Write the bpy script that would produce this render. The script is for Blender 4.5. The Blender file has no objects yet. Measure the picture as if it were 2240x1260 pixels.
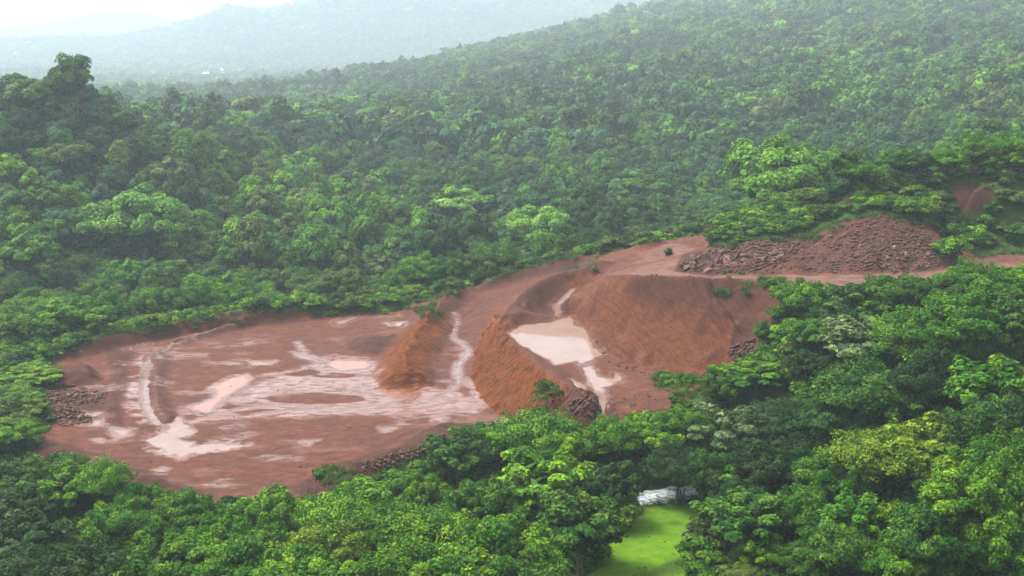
import bpy, math, random, time
import numpy as np
from mathutils import Vector, geometry
T0 = time.time()
rng = np.random.default_rng(7)
random.seed(7)
S = bpy.context.scene
COL = S.collection

# ------------------------------------------------------------------ camera
W, H, F = 2240.0, 1260.0, 2402.0           # photo size and focal length in its pixels
HORIZON = 60.0
CAM_Z = 50.0
PITCH = math.atan((H / 2 - HORIZON) / F)
cam = bpy.data.objects.new('camera', bpy.data.cameras.new('camera'))
COL.objects.link(cam)
cam.location = (0, 0, CAM_Z)
cam.rotation_euler = (math.radians(90) - PITCH, 0, 0)
cam.data.sensor_width = 36.0
cam.data.lens = 36.0 * F / W
cam.data.clip_start = 0.5
cam.data.clip_end = 40000
S.camera = cam

# ------------------------------------------------------------------ sky and sun
SUN_EL, SUN_AZ = math.radians(62), math.radians(-70)     # azimuth from +Y towards +X
world = bpy.data.worlds.new('World')
S.world = world
world.use_nodes = True
wn, wl = world.node_tree.nodes, world.node_tree.links
bg = wn['Background']
sky = wn.new('ShaderNodeTexSky')
sky.sky_type = 'NISHITA'
sky.sun_disc = False
sky.sun_elevation = SUN_EL
sky.sun_rotation = SUN_AZ
sky.dust_density = 4.0
sky.altitude = 100
hs = wn.new('ShaderNodeHueSaturation')                    # overcast: the cloud layer takes the blue out
hs.inputs['Saturation'].default_value = 0.30
wl.new(sky.outputs[0], hs.inputs['Color'])
wl.new(hs.outputs[0], bg.inputs['Color'])
bg.inputs['Strength'].default_value = 0.11
sun = bpy.data.objects.new('sun', bpy.data.lights.new('sun', 'SUN'))
COL.objects.link(sun)
sun.data.energy = 1.5
sun.data.angle = math.radians(18)
sun.data.color = (1.0, 0.96, 0.9)
sd = Vector((math.sin(SUN_AZ) * math.cos(SUN_EL), math.cos(SUN_AZ) * math.cos(SUN_EL), math.sin(SUN_EL)))
sun.rotation_euler = (-sd).to_track_quat('-Z', 'Y').to_euler()
sun.location = (0, 0, 300)

S.render.engine = 'CYCLES'
S.view_settings.view_transform = 'Standard'
S.view_settings.look = 'None'
S.view_settings.exposure = 1.78
S.view_settings.gamma = 1
S.view_settings.use_curve_mapping = False
c = S.cycles
c.use_denoising = True
c.use_adaptive_sampling = True
c.adaptive_threshold = 0.02
c.max_bounces = 5
c.diffuse_bounces = 2
c.glossy_bounces = 2
c.transmission_bounces = 2
c.volume_bounces = 1
c.transparent_max_bounces = 4
c.caustics_reflective = False
c.caustics_refractive = False

# ------------------------------------------------------------------ pixel <-> world helpers
cp, sp = math.cos(PITCH), math.sin(PITCH)
def ray(px, py):
    dx = (np.asarray(px, float) - W / 2) / F
    dy = (H / 2 - np.asarray(py, float)) / F
    return dx, cp + dy * sp, -sp + dy * cp         # world x, y, z of direction (x right, y forward)
def P(px, py, z):
    x, y, zz = ray(px, py)
    t = (z - CAM_Z) / zz
    return x * t, y * t
def proj(x, y, z):
    zc = np.asarray(z, float) - CAM_Z
    dep = y * cp - zc * sp
    up = y * sp + zc * cp
    dep = np.where(dep < 1e-3, 1e-3, dep)
    return W / 2 + F * x / dep, H / 2 - F * up / dep, dep

# ------------------------------------------------------------------ noise
def _hash(ix, iy, seed):
    h = (ix.astype(np.int64) * 374761393 + iy.astype(np.int64) * 668265263 + seed * 1442695041) & 0x7fffffff
    h = ((h ^ (h >> 13)) * 1274126177) & 0x7fffffff
    return ((h ^ (h >> 16)) & 0xffff) / 65535.0
def vnoise(x, y, seed=0):
    ix, iy = np.floor(x), np.floor(y)
    fx, fy = x - ix, y - iy
    fx, fy = fx * fx * (3 - 2 * fx), fy * fy * (3 - 2 * fy)
    a, b = _hash(ix, iy, seed), _hash(ix + 1, iy, seed)
    c_, d = _hash(ix, iy + 1, seed), _hash(ix + 1, iy + 1, seed)
    return (a + (b - a) * fx) * (1 - fy) + (c_ + (d - c_) * fx) * fy
def fbm(x, y, scale, octv=4, seed=0):
    s, a, n = 0, 0.5, 0
    f = 1.0 / scale
    for k in range(octv):
        s = s + a * (vnoise(x * f + 17.3 * k, y * f - 9.1 * k, seed + k) - 0.5) * 2
        n += a; a *= 0.5; f *= 2.03
    return s / n
def sstep(a, b, x):
    t = np.clip((x - a) / (b - a), 0, 1)
    return t * t * (3 - 2 * t)

# ------------------------------------------------------------------ macro terrain (valley, hills)
def PD(px, d, z):
    e = d + .35 * max(0, d - 400) if d < 1450 else d
    return ((px - W / 2) / F * e, e, 50 + (z - 50) * e / d)
macro_pts = [PD(*a) for a in [
    (-400,200,2),(0,205,-3),(300,235,-7),(600,235,-9),(900,240,-9),(1200,240,-6),(1500,245,0),(1800,235,10),(2100,215,22),(2400,215,27),
    (150,268,6),(165,300,29.5),(0,300,26),(-400,300,28),(260,315,20),(0,255,10),(300,320,19),(420,380,10),(560,430,1),(420,290,0),
    (150,390,8),(0,430,3),(-400,480,4),(300,480,0),
    (600,350,-8),(900,350,-9),(1200,350,-8),(1500,330,-6),(1800,320,-3),(2200,310,8),(2600,320,22),
    (1200,430,-3),(1500,430,0),(1800,430,4),(2200,420,12),
    (300,620,-12),(600,600,-12),(900,600,-6),(1200,600,8),(1500,600,16),(1900,600,24),(2300,560,28),(2900,560,36),
    (300,1000,-20),(600,1000,-18),(900,1150,0),(1200,1350,30),(1500,1200,68),(1900,850,62),(2300,800,66),(2900,800,74),
    (2900,1200,105),(2300,1200,102),(1900,1200,94),(1500,1440,74),(1200,2100,-30),(800,1500,-42),(400,1500,-46),(0,1500,-44),(-800,1400,-20),
    (-1000,2700,-58),(0,2700,-60),(480,2740,-62),(800,2700,-60),(1400,2500,-40),(2000,2500,60),(2800,2500,110),
    (-1000,4500,-60),(0,4500,-60),(1000,4500,-60),(2000,4500,-40),(3000,4500,20),(0,12000,-60),(1120,12000,-60),(2500,12000,-60),(-1500,12000,-60)]]
macro_pts += [(-110,100,2),(-110,150,1),(-95,185,0),(120,170,17),(120,140,17),(120,110,17),(100,80,12),(-200,150,4),(-200,60,10),(200,150,26),(220,60,25),
    (0,80,-3),(-40,80,-4),(-80,80,-3),(40,80,1),(70,80,7),(0,40,21),(-60,40,21),(60,40,23),(0,0,47.2),(-60,0,47),(60,0,47),(-160,0,46),(160,0,46),
    (0,-60,55),(-150,-100,58),(150,-100,58),(0,-300,60),(-800,-300,50),(800,-300,60),(-800,300,20),(900,300,60),(-2500,0,20),(2500,0,60),(-2500,3000,-40),(3500,3000,40),
    (-30,118,-2),(0,120,-1)]
macro_pts = np.array(macro_pts, float)
def _k(d2): return np.sqrt(d2 + 4.0)
_n = len(macro_pts)
_A = np.zeros((_n + 1, _n + 1))
_d2 = ((macro_pts[:, None, :2] - macro_pts[None, :, :2]) ** 2).sum(-1)
_A[:_n, :_n] = _k(_d2); _A[:_n, _n] = 1; _A[_n, :_n] = 1
_wt = np.linalg.solve(_A, np.r_[macro_pts[:, 2], 0])
RA = np.array([(-1200,110),(-400,100),(100,95),(300,88),(400,74),(460,54),(520,26),(580,33),(640,29),(700,12),(760,-2),(850,-14),(960,-18),(1060,-14),(1130,-8),(1200,0),(1300,-10),(1500,-14),(1900,-14),(3000,-10)], float)
RB = np.array([(-1500,50),(-500,58),(0,62),(100,56),(200,42),(270,29),(320,28),(370,42),(450,52),(600,50),(900,40),(3000,40)], float)
def macro(x, y):
    x = np.asarray(x, float); y = np.asarray(y, float)
    z = np.full(x.shape, _wt[-1])
    for k in range(_n):
        z = z + _wt[k] * _k((x - macro_pts[k, 0]) ** 2 + (y - macro_pts[k, 1]) ** 2)
    far = sstep(300, 900, y)
    z = z + far * 5 * fbm(x, y, 160, 4, 3)
    px = W / 2 + F * x / np.maximum(y, 1)
    for prof, d0, wd in ((RA, 3900.0, 800.0), (RB, 6500.0, 1100.0)):
        hgt = (50 + 60 + d0 * (HORIZON - np.interp(px, prof[:, 0], prof[:, 1])) / F)
        g = np.exp(-np.abs((y - d0) / wd) ** 2.2) * (y > 800)
        z = z + g * (hgt * 1.0 + 16 * fbm(x, y, 380, 4, 11))
    return z

# ------------------------------------------------------------------ the dug site: break lines in photo pixels with heights (metres)
L = []
def line(*pts, step=1.6):
    w = [(*P(a, b, z), z) for a, b, z in pts]
    for (x0, y0, z0), (x1, y1, z1) in zip(w[:-1], w[1:]):
        n = max(1, int(math.hypot(x1 - x0, y1 - y0) / step))
        for i in range(n):
            t = i / n
            L.append((x0 + (x1 - x0) * t, y0 + (y1 - y0) * t, z0 + (z1 - z0) * t))
    L.append(w[-1])
def pts(*pp):
    for a, b, z in pp: L.append((*P(a, b, z), z))
# main floor rim
line((85,930,.2),(125,985,0),(200,1025,0),(300,1055,0),(450,1082,0),(650,1082,0),(760,1035,0),(900,985,0),(1000,945,.1),(1130,925,.3))
line((95,870,.3),(150,805,0),(250,760,0),(400,732,0),(550,712,0),(700,698,0),(900,672,.3),(985,652,1.2))
# berm behind the floor, then down to the forest
line((150,765,1.3),(250,735,1.7),(400,707,1.7),(520,690,1.7),(660,676,1.4),(800,668,1.0),(950,650,2.0))
for dy, zz in ((7, -1.2), (16, -5)):
    for a, b, z in ((60,770,.8),(150,758,1.3),(250,733,1.7),(400,705,1.7),(520,688,1.7),(660,674,1.4),(800,664,1.2),(950,642,2.4),(1030,628,3),(1150,592,6),(1250,567,9),(1330,548,11),(1420,532,13)):
        x, y = P(a, b, z)
        L.append((x, y + dy * (1.0 if a < 1000 else .8), z + zz))
# interior of the main floor, nearly flat
pts((300,900,0),(200,900,0),(450,820,0),(600,760,0),(750,730,0),(700,850,0),(500,950,-.05),(600,1020,0),(800,950,0),(900,900,0),(1000,880,.1),(350,1000,0),(400,780,0),(830,780,0),(850,700,.2),(250,980,0),(800,830,0))
# stream terrace
line((1030,650,2.2),(1010,690,1.2),(1000,740,.7),(985,790,.4),(980,850,.2))
# far road and its outer lip
line((1050,645,2.4),(1150,612,5),(1250,586,8),(1350,561,10.6),(1450,541,12.8),(1560,524,14))
line((1030,630,3.2),(1150,596,6.1),(1250,571,9.2),(1330,552,11.4),(1420,536,13.3),(1500,517,14.8),(1570,503,15.4))
line((1100,650,3.2),(1200,612,6),(1300,583,8.8))
# ridge between road and pond terrace, running into the orange bank
line((1350,574,11.6),(1300,588,10.8),(1240,606,9.6),(1180,632,8.3),(1135,665,7.2),(1105,695,6.5),(1090,718,6.2),(1120,745,6.2),(1170,790,6.2),(1230,838,5.9),(1285,878,5.3),(1312,915,3.2), step=1.0)
line((1050,735,.8),(1040,780,.4),(1033,825,.3),(1058,882,.3),(1108,915,.4),(1160,935,.4), step=1.0)
line((1068,712,1.6),(1085,685,2.4),(1130,645,3.8))
# pond terrace
line((1112,722,5),(1150,757,5),(1200,790,5),(1245,815,5),(1290,850,4.8),(1320,880,4.4))
line((1140,690,5.1),(1215,688,5.1),(1262,695,5.1),(1290,740,5.0),(1320,772,5.0))
pts((1200,740,4.9),(1350,830,4.9),(1400,870,4.8),(1450,890,4.7),(1340,905,4.2),(1400,905,4.2))
line((1240,650,7.2),(1290,612,9.3),(1330,590,11.0))
pts((1200,665,6.2),(1225,640,7.6))
# cut wall: foot, then lip
line((1262,655,7.6),(1268,690,6.0),(1300,740,5.2),(1345,778,4.9),(1400,800,4.9),(1480,822,5.0),(1560,815,5.6),(1640,775,7.4), step=1.0)
line((1305,606,12.6),(1330,603,14.0),(1380,602,15.2),(1450,603,15.6),(1600,608,15.8),(1720,617,15.6),(1850,628,15.4), step=1.0)
pts((1480,870,5.2),(1560,860,6.2),(1500,900,4.6),(1600,840,7.2))
# upper road and yard
pts((1400,578,13),(1480,560,13.6),(1520,545,13.8),(1450,590,15.2),(1700,606,15),(1900,612,15.2),(2100,605,15.4),(2240,580,16),(1600,600,14.9))
# spoil heap: foot and crest
line((1470,592,15.2),(1560,601,15.6),(1700,599,15.6),(1850,596,15.6),(2000,600,15.6),(2120,582,15.5))
line((1490,560,15.6),(1600,535,17.4),(1700,524,18.2),(1780,518,18.6),(1850,490,20.6),(1930,474,21.6),(2030,488,20.8),(2060,525,18.2),(2130,560,16.4))
line((1580,505,16.4),(1700,482,19),(1790,478,20),(1850,455,22),(1950,440,23),(2050,452,22.5),(2100,500,19),(2200,530,18))
pts((1850,420,24),(1950,400,25.5),(2080,465,21.5),(2120,405,26),(2200,380,27),(2200,450,23),(1750,440,21),(1650,455,18))
# vegetated slope on the near side
pts((1700,700,12),(1760,640,14.4),(2000,640,15.5),(2200,640,16.5),(1700,800,9),(1900,760,11.5),(2150,780,13.5),(1900,900,8),(2200,900,11),(1700,900,5),(1620,920,3.5),(1700,1000,2),(1900,1050,4.5),(2150,1050,7.5),(1700,1120,0.2),(1850,1180,2.6),(2100,1200,5.5),(2230,1230,6.5),(1580,1000,.2),(1600,1200,-.4))
# gully with the stream and the lawn
pts((1400,1085,-2),(1470,1080,-2.1),(1530,1075,-2),(1440,1115,-1.5),(1530,1115,-1.4),(1350,1180,-1.2),(1430,1180,-1),(1530,1180,-.9),(1350,1250,-1),(1450,1255,-.6),(1550,1250,-.4))
for a, b in ((1180, 1.5),(1250,1.5),(1330,2.4),(1420,3),(1500,3)):
    x, y = P(a, 925, 3); L.append((x, y - 1.5, b)); L.append((x, y - 8, b - 3.5))
# ground falling away below the near rim
for a, b in ((100,985),(200,1030),(320,1066),(450,1092),(650,1092),(760,1048),(900,998),(1000,958),(1120,936)):
    x, y = P(a, b, 0); L.append((x, y - 1.6, .5 if 680 < a else .1)); L.append((x, y - 9, -4))
GX0, GX1, GY0, GY1, GS = -92.0, 98.0, 82.0, 216.0, 0.32
for x in np.linspace(GX0 - 6, GX1 + 6, 22):
    for y in (GY0 - 6, GY1 + 8): L.append((x, y, float(macro(x, y))))
for y in np.linspace(GY0, GY1, 14):
    for x in (GX0 - 6, GX1 + 6): L.append((x, y, float(macro(x, y))))
L = np.array(L)
_, keep = np.unique(np.round(L[:, :2] / 0.35), axis=0, return_index=True)
L = L[np.sort(keep)]
vs, _, fs, _, _, _ = geometry.delaunay_2d_cdt([Vector((float(a), float(b))) for a, b in L[:, :2]], [], [], 0, 1e-5)
vs = np.array([(v.x, v.y) for v in vs])
vz = L[[int(np.argmin((L[:, 0] - a) ** 2 + (L[:, 1] - b) ** 2)) for a, b in vs], 2]
gx = np.arange(GX0, GX1 + 1e-6, GS); gy = np.arange(GY0, GY1 + 1e-6, GS)
Z0 = np.zeros((len(gy), len(gx)))
for f in fs:
    (x0, y0), (x1, y1), (x2, y2) = vs[f[0]], vs[f[1]], vs[f[2]]
    den = (y1 - y2) * (x0 - x2) + (x2 - x1) * (y0 - y2)
    if abs(den) < 1e-9: continue
    i0, i1 = np.searchsorted(gx, [min(x0, x1, x2) - 1e-6, max(x0, x1, x2) + 1e-6])
    j0, j1 = np.searchsorted(gy, [min(y0, y1, y2) - 1e-6, max(y0, y1, y2) + 1e-6])
    if i0 == i1 or j0 == j1: continue
    X, Y = np.meshgrid(gx[i0:i1], gy[j0:j1])
    a = ((y1 - y2) * (X - x2) + (x2 - x1) * (Y - y2)) / den
    b = ((y2 - y0) * (X - x2) + (x0 - x2) * (Y - y2)) / den
    m = (a > -1e-6) & (b > -1e-6) & (a + b < 1 + 1e-6)
    Z0[j0:j1, i0:i1][m] = (a * vz[f[0]] + b * vz[f[1]] + (1 - a - b) * vz[f[2]])[m]
def blur(A, sig):
    sig = sig * .45 / GS
    r = int(3 * sig) + 1
    k = np.exp(-0.5 * (np.arange(-r, r + 1) / sig) ** 2); k /= k.sum()
    B = np.pad(A, ((r, r), (0, 0)), 'edge')
    A = sum(k[i] * B[i:i + A.shape[0]] for i in range(2 * r + 1))
    B = np.pad(A, ((0, 0), (r, r)), 'edge')
    return sum(k[i] * B[:, i:i + A.shape[1]] for i in range(2 * r + 1))
Z0 = blur(Z0, 1.0)
GXX, GYY = np.meshgrid(gx, gy)

def seg_dist(X, Y, poly):
    """distance to an open polyline and the length along it of the nearest point"""
    best = np.full(X.shape, 1e9); along = np.zeros(X.shape); s = 0
    for (x0, y0), (x1, y1) in zip(poly[:-1], poly[1:]):
        l2 = (x1 - x0) ** 2 + (y1 - y0) ** 2 + 1e-9
        t = np.clip(((X - x0) * (x1 - x0) + (Y - y0) * (y1 - y0)) / l2, 0, 1)
        d = np.hypot(X - x0 - t * (x1 - x0), Y - y0 - t * (y1 - y0))
        m = d < best
        best = np.where(m, d, best); along = np.where(m, s + t * math.sqrt(l2), along)
        s += math.sqrt(l2)
    return best, along, s
def poly_sd(X, Y, poly):
    """signed distance, positive inside"""
    d, _, _ = seg_dist(X, Y, list(poly) + [poly[0]])
    ins = np.zeros(X.shape, bool)
    n = len(poly)
    for i in range(n):
        (x0, y0), (x1, y1) = poly[i], poly[(i + 1) % n]
        if y0 == y1: continue
        ins ^= ((y0 > Y) != (y1 > Y)) & (X < (x1 - x0) * (Y - y0) / (y1 - y0) + x0)
    return np.where(ins, d, -d)
def zray(px, py):
    """point where the view ray through a pixel meets the site surface"""
    dx, dy, dz = ray(px, py)
    t = np.arange(70, 330, 0.4)
    x, y, z = dx * t, dy * t, CAM_Z + dz * t
    g = hgt(x, y)
    k = int(np.argmax(z <= g)) if (z <= g).any() else len(t) - 1
    return float(x[k]), float(y[k]), float(g[k])
def hgt(x, y):
    x = np.asarray(x, float); y = np.asarray(y, float)
    zm = macro(x, y)
    fx = np.clip((x - GX0) / GS, 0, len(gx) - 1.001); fy = np.clip((y - GY0) / GS, 0, len(gy) - 1.001)
    i, j = fx.astype(int), fy.astype(int); u, v = fx - i, fy - j
    zs = (Z0[j, i] * (1 - u) + Z0[j, i + 1] * u) * (1 - v) + (Z0[j + 1, i] * (1 - u) + Z0[j + 1, i + 1] * u) * v
    e = np.minimum(np.minimum(x - GX0, GX1 - x), np.minimum(y - GY0, GY1 - y))
    w = sstep(0, 8, e)
    return zm * (1 - w) + zs * w
def pline(*pp): return [zray(a, b)[:2] for a, b in pp]

ORANGE = np.zeros_like(Z0); DARK = np.zeros_like(Z0); WET = np.zeros_like(Z0); PALE = np.zeros_like(Z0); ALONG = np.zeros_like(Z0)
add = np.zeros_like(Z0)
def ridge(poly, amp, wid, flat=0.0, taper=3.0, sharp=1.0):
    d, al, tot = seg_dist(GXX, GYY, poly)
    prof = np.clip(1 - np.maximum(d - flat, 0) / wid, 0, 1) ** sharp
    return amp * prof * sstep(0, taper, al) * sstep(0, taper, tot - al), prof, al
def mound(px, py, rx, ry, h, lump=.35):
    x, y, _ = zray(px, py)
    r = np.hypot((GXX - x) / rx, (GYY - y) / ry) + lump * fbm(GXX, GYY, max(rx, ry) * .6, 3, int(px))
    g = np.clip(1 - r, 0, 1)
    return h * np.minimum(g * 1.3, .35 + .65 * g), sstep(0.0, .3, g)
# ridge between the two lower terraces with its orange nose
r1 = pline((1005,642),(968,688),(930,735),(898,780),(884,812),(890,850))
a_, p_, al_ = ridge(r1, 2.9, 5.0, .15, 2.0, 1.45); a_ *= 1 + .45 * fbm(GXX, GYY, 3.4, 4, 2); a_ += .5 * p_ * fbm(GXX, GYY, 1.5, 3, 12); add += a_
DARK = np.maximum(DARK, .5 * sstep(.2, .6, p_) * sstep(26, 16, al_)); ORANGE = np.maximum(ORANGE, sstep(.05, .4, p_) * sstep(14, 24, al_))
ALONG = np.where(p_ > .02, al_, ALONG)
# low curved berms and ruts on the haul track at the far left
for pp, am, wd in ((((345,772),(352,800),(340,840),(345,880),(358,915),(385,935)), .5, 1.9),
                   (((560,708),(440,737),(370,760)), .4, 1.0),
                   (((572,705),(520,715),(440,735),(385,752),(352,772)), .5, .8),
                   (((250,770),(262,820),(245,880),(250,930)), .35, 1.6),
                   (((300,755),(270,790)), .3, 1.2),
                   (((365,940),(330,935),(300,930)), .4, 1.2)):
    a_, p_, _ = ridge(pline(*pp), am * 1.1, wd, .2, 3, 1.0); add += a_ * (1 + .4 * fbm(GXX, GYY, 1.5, 3, 8)); DARK = np.maximum(DARK, .8 * sstep(.1, .6, p_))
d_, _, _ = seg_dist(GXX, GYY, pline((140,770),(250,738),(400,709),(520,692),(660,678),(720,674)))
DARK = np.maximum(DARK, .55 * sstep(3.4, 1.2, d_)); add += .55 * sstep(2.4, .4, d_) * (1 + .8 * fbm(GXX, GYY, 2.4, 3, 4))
d_, _, _ = seg_dist(GXX, GYY, pline((420,730),(520,708),(620,698),(760,686),(860,676)))
ORANGE = np.maximum(ORANGE, .7 * sstep(2.0, .6, d_))
for px_, py_ in ((2120,435),(1690,480),(1855,445)):
    x_, y_, _ = zray(px_, py_); DARK = np.maximum(DARK, sstep(11, 6, np.hypot(GXX - x_, GYY - y_)))
for pp, am, wd, dk in ((((1350,575),(1300,590),(1240,608),(1180,634),(1135,667),(1103,698)), 1.3, 2.6, .6), (((1035,636),(1090,618),(1150,600),(1250,575),(1330,556),(1420,540),(1490,523)), .9, 1.9, .45)):
    a_, p_, _ = ridge(pline(*pp), am, wd, .15, 3, 1.2); add += a_ * (1 + .45 * fbm(GXX, GYY, 2.8, 3, 14)); DARK = np.maximum(DARK, dk * sstep(.15, .6, p_))
# berm of dark spoil along the near rim
a_, p_, _ = ridge(pline((690,1075),(780,1030),(900,990),(975,950),(1080,935)), .9, 3.2, .4, 5); a_ *= 1 + .7 * fbm(GXX, GYY, 2.2, 3, 5); add += a_; DARK = np.maximum(DARK, sstep(.15, .5, p_))
a_, p_, _ = ridge(pline((60,975),(150,1010),(260,1045),(400,1085)), .8, 3.0, .4, 5); a_ *= 1 + .7 * fbm(GXX, GYY, 2.0, 3, 6); add += a_; DARK = np.maximum(DARK, .9 * sstep(.15, .5, p_))
for q in ((165,830,4.2,4.0,2.2),(140,875,5,3.2,1.0),(175,905,5,3.6,1.0),(110,905,4,3.5,.9),(815,757,4.6,5.5,1.3),(1640,765,3,4,.6),(600,688,5,4,.6),(540,694,4,3,.6)):
    a_, p_ = mound(*q); add += a_; DARK = np.maximum(DARK, .85 * p_)
Z0 += add
GXX_T = GXX
# rills on every steep face, running down the slope
wallfoot = pline((1262,655),(1268,690),(1300,740),(1345,778),(1400,800),(1480,822),(1560,815),(1640,775))
walltop = pline((1305,606),(1330,604),(1380,604),(1450,605),(1600,610),(1720,618))
bank = pline((1050,735),(1040,780),(1033,825),(1058,882),(1108,915),(1160,935))
PXg, PYg, Dg = proj(GXX, GYY, Z0)
gyy_, gxx_ = np.gradient(Z0, GS)
slope = np.hypot(gxx_, gyy_)
steep = sstep(.35, .7, slope)
d1, al1, _ = seg_dist(GXX, GYY, wallfoot); d2, al2, _ = seg_dist(GXX, GYY, bank)
onwall = (d1 < 17) & (PXg > 1240) & (PXg < 1800) & (PYg > 600) & (PYg < 850)
onbank = (d2 < 8) & (PXg > 1020) & (PXg < 1310) & (PYg > 690) & (PYg < 935)
ALONG = np.where(onwall, GXX * .95 + GYY * .25 + Z0 * .45, np.where(onbank, al2 * 1.1 + 100 + Z0 * .35, ALONG))
ORANGE = np.maximum(ORANGE, np.where(onwall, .40 * steep * (.75 + .5 * fbm(GXX, GYY, 6, 3, 9)), 0))
ORANGE = np.maximum(ORANGE, np.where(onbank, sstep(.3, .6, slope) * (.92 + .25 * fbm(GXX, GYY, 5, 3, 19)), 0))
rill = fbm(ALONG * 1.0, Z0 * .22, 1.1, 3, 21) + .6 * fbm(ALONG * 1.0, Z0 * .12, 3.2, 2, 22)
Z0 += np.where(onwall | onbank, steep * (.5 * rill - .9 * np.abs(fbm(ALONG * 1.0, Z0 * .5, 2.2, 4, 35)) + .6 * fbm(GXX, GYY, 1.9, 4, 33)), 0)
gul = np.clip(1 - np.abs(fbm(ALONG, Z0 * .12, 5.2, 2, 37)) * 1.6, 0, 1) ** 5
Z0 -= np.where(onwall, 1.25 * gul * steep, 0) + np.where(onbank, .45 * gul * steep, 0)
a_, p_ = mound(1275, 893, 3.6, 3.6, 1.5); Z0 += a_; DARK = np.maximum(DARK, .9 * p_); ORANGE *= 1 - p_
Z0 += np.where(onwall, 1.3 * steep * fbm(GXX, GYY, 7, 3, 31), 0)
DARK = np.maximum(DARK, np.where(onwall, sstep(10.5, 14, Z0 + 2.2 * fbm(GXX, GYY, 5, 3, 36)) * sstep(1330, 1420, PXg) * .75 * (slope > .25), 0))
heap = poly_sd(PXg, PYg, [(1470,595),(1490,555),(1600,528),(1780,512),(1850,485),(1930,470),(2035,484),(2070,525),(2140,560),(2120,590),(1850,602),(1560,606)])
onheap = sstep(-4, 10, heap) * (Dg < 190) * (GYY > 140)
Z0 += onheap * (.75 * fbm(GXX, GYY, 2.6, 4, 41) + .45 * fbm(GXX, GYY, 1.1, 3, 44) + .5 * fbm(GXX * 2.2, GYY * .7, 5, 3, 42))
DARK = np.maximum(DARK, onheap * (.45 + .3 * sstep(1800, 1500, PXg)))
Z0 += .07 * fbm(GXX, GYY, 1.6, 4, 55) + .06 * fbm(GXX, GYY, 2.5, 4, 51) + .10 * fbm(GXX, GYY, 9, 3, 52) + .22 * np.clip(DARK, 0, 1) * fbm(GXX, GYY, 1.3, 3, 53)
BASE = blur(Z0, 2.0)

# wheel ruts left by the machines
RUT = np.zeros_like(Z0)
for pp in (((262,960),(240,900),(250,830),(300,775),(420,733),(520,712)), ((330,1040),(560,1050),(760,990),(930,930),(1060,905)), ((280,1010),(500,1020),(720,960),(900,915)),
           ((1000,715),(1060,665),(1180,610),(1320,568),(1480,535)), ((1190,690),(1250,632),(1330,585),(1420,565)), ((1350,596),(1500,590),(1700,603),(1900,612),(2200,590)), ((470,760),(620,735),(800,712)), ((1345,880),(1420,850),(1500,850)), ((960,860),(970,790),(1000,720))):
    q_ = pline(*pp)
    d_, al_, _ = seg_dist(GXX + .5 * fbm(GXX, GYY, 7, 2, 58), GYY + .5 * fbm(GXX, GYY, 7, 2, 59), q_)
    RUT = np.maximum(RUT, sstep(.42, .12, np.abs(d_ - .95)) * (.55 + .45 * fbm(GXX, GYY, 3, 2, 57)))
Z0 -= .13 * RUT; DARK = np.maximum(DARK, .5 * RUT)
# ------------------------------------------------------------------ water: shapes in plan, terrain sunk under them
WATERS = []          # (name, mask, level)
def gpoly(pp, noise_=.35, sc=1.1):
    noise_ *= 1.6
    q = pline(*pp)
    return poly_sd(GXX, GYY, q) + noise_ * fbm(GXX, GYY, sc, 3, 61) 
def gline(pp, w0, w1, noise_=.3):
    d, al, tot = seg_dist(GXX, GYY, pline(*pp))
    return .58 * (w0 + (w1 - w0) * al / tot) / 2 - d + noise_ * fbm(GXX, GYY, 1.0, 4, 62)
POND = [(1112,722),(1135,697),(1150,692),(1200,695),(1250,693),(1258,710),(1280,725),(1290,745),(1300,758),(1316,775),(1300,785),(1285,792),(1270,797),(1262,790),(1240,793),(1215,797),(1200,786),(1170,769),(1150,756),(1130,740)]
sd_pond = gpoly(POND, .3, 1.2)
sd_out = np.maximum(gpoly([(1258,786),(1297,786),(1297,805),(1311,824),(1343,828),(1352,839),(1318,847),(1329,868),(1331,895),(1322,920),(1298,925),(1310,905),(1309,885),(1295,850),(1279,815)], .15, 1.2), gpoly([(1343,816),(1364,824),(1358,836),(1342,834)], .1))
sd_out = np.maximum(sd_out, gpoly([(1248,828),(1287,846),(1281,858),(1258,845)], .2))
sd_out = np.maximum(sd_out, gline(((1222,693),(1217,672),(1235,655),(1252,640)), .8, .35, .25))
PINK = [(411,892),(464,871),(471,860),(461,846),(500,826),(536,819),(550,830),(536,846),(500,866),(461,903),(446,906)]
sd_a = gpoly(PINK, .25)
sd_b = gpoly([(705,797),(740,787),(800,788),(817,795),(805,805),(745,812),(730,805)], .3)
sd_c = gpoly([(320,965),(345,948),(370,930),(390,915),(415,930),(420,945),(398,962),(430,975),(500,967),(545,972),(500,985),(430,990),(390,1003),(345,990)], .8, .9)
sd_s = np.full_like(Z0, -9.0)
for pp in ([(240,938),(290,938),(287,952),(255,960)], [(188,902),(217,904),(205,913)], [(193,922),(222,918),(226,930),(200,934)], [(203,962),(219,959),(216,968)],
           [(725,704),(770,692),(803,688),(740,714)], [(842,707),(887,705),(882,715),(850,713)], [(545,792),(602,791),(592,799),(555,799)],
           [(948,914),(978,914),(970,922),(952,922)],[(830,935),(860,938),(840,946)],[(660,968),(690,962),(675,975)],[(340,1028),(365,1026),(355,1036)],[(570,860),(640,852),(600,865)],[(640,770),(690,783),(705,795),(655,782)]):
    sd_s = np.maximum(sd_s, gpoly(pp, .3))
st = np.full_like(Z0, -9.0)
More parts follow.
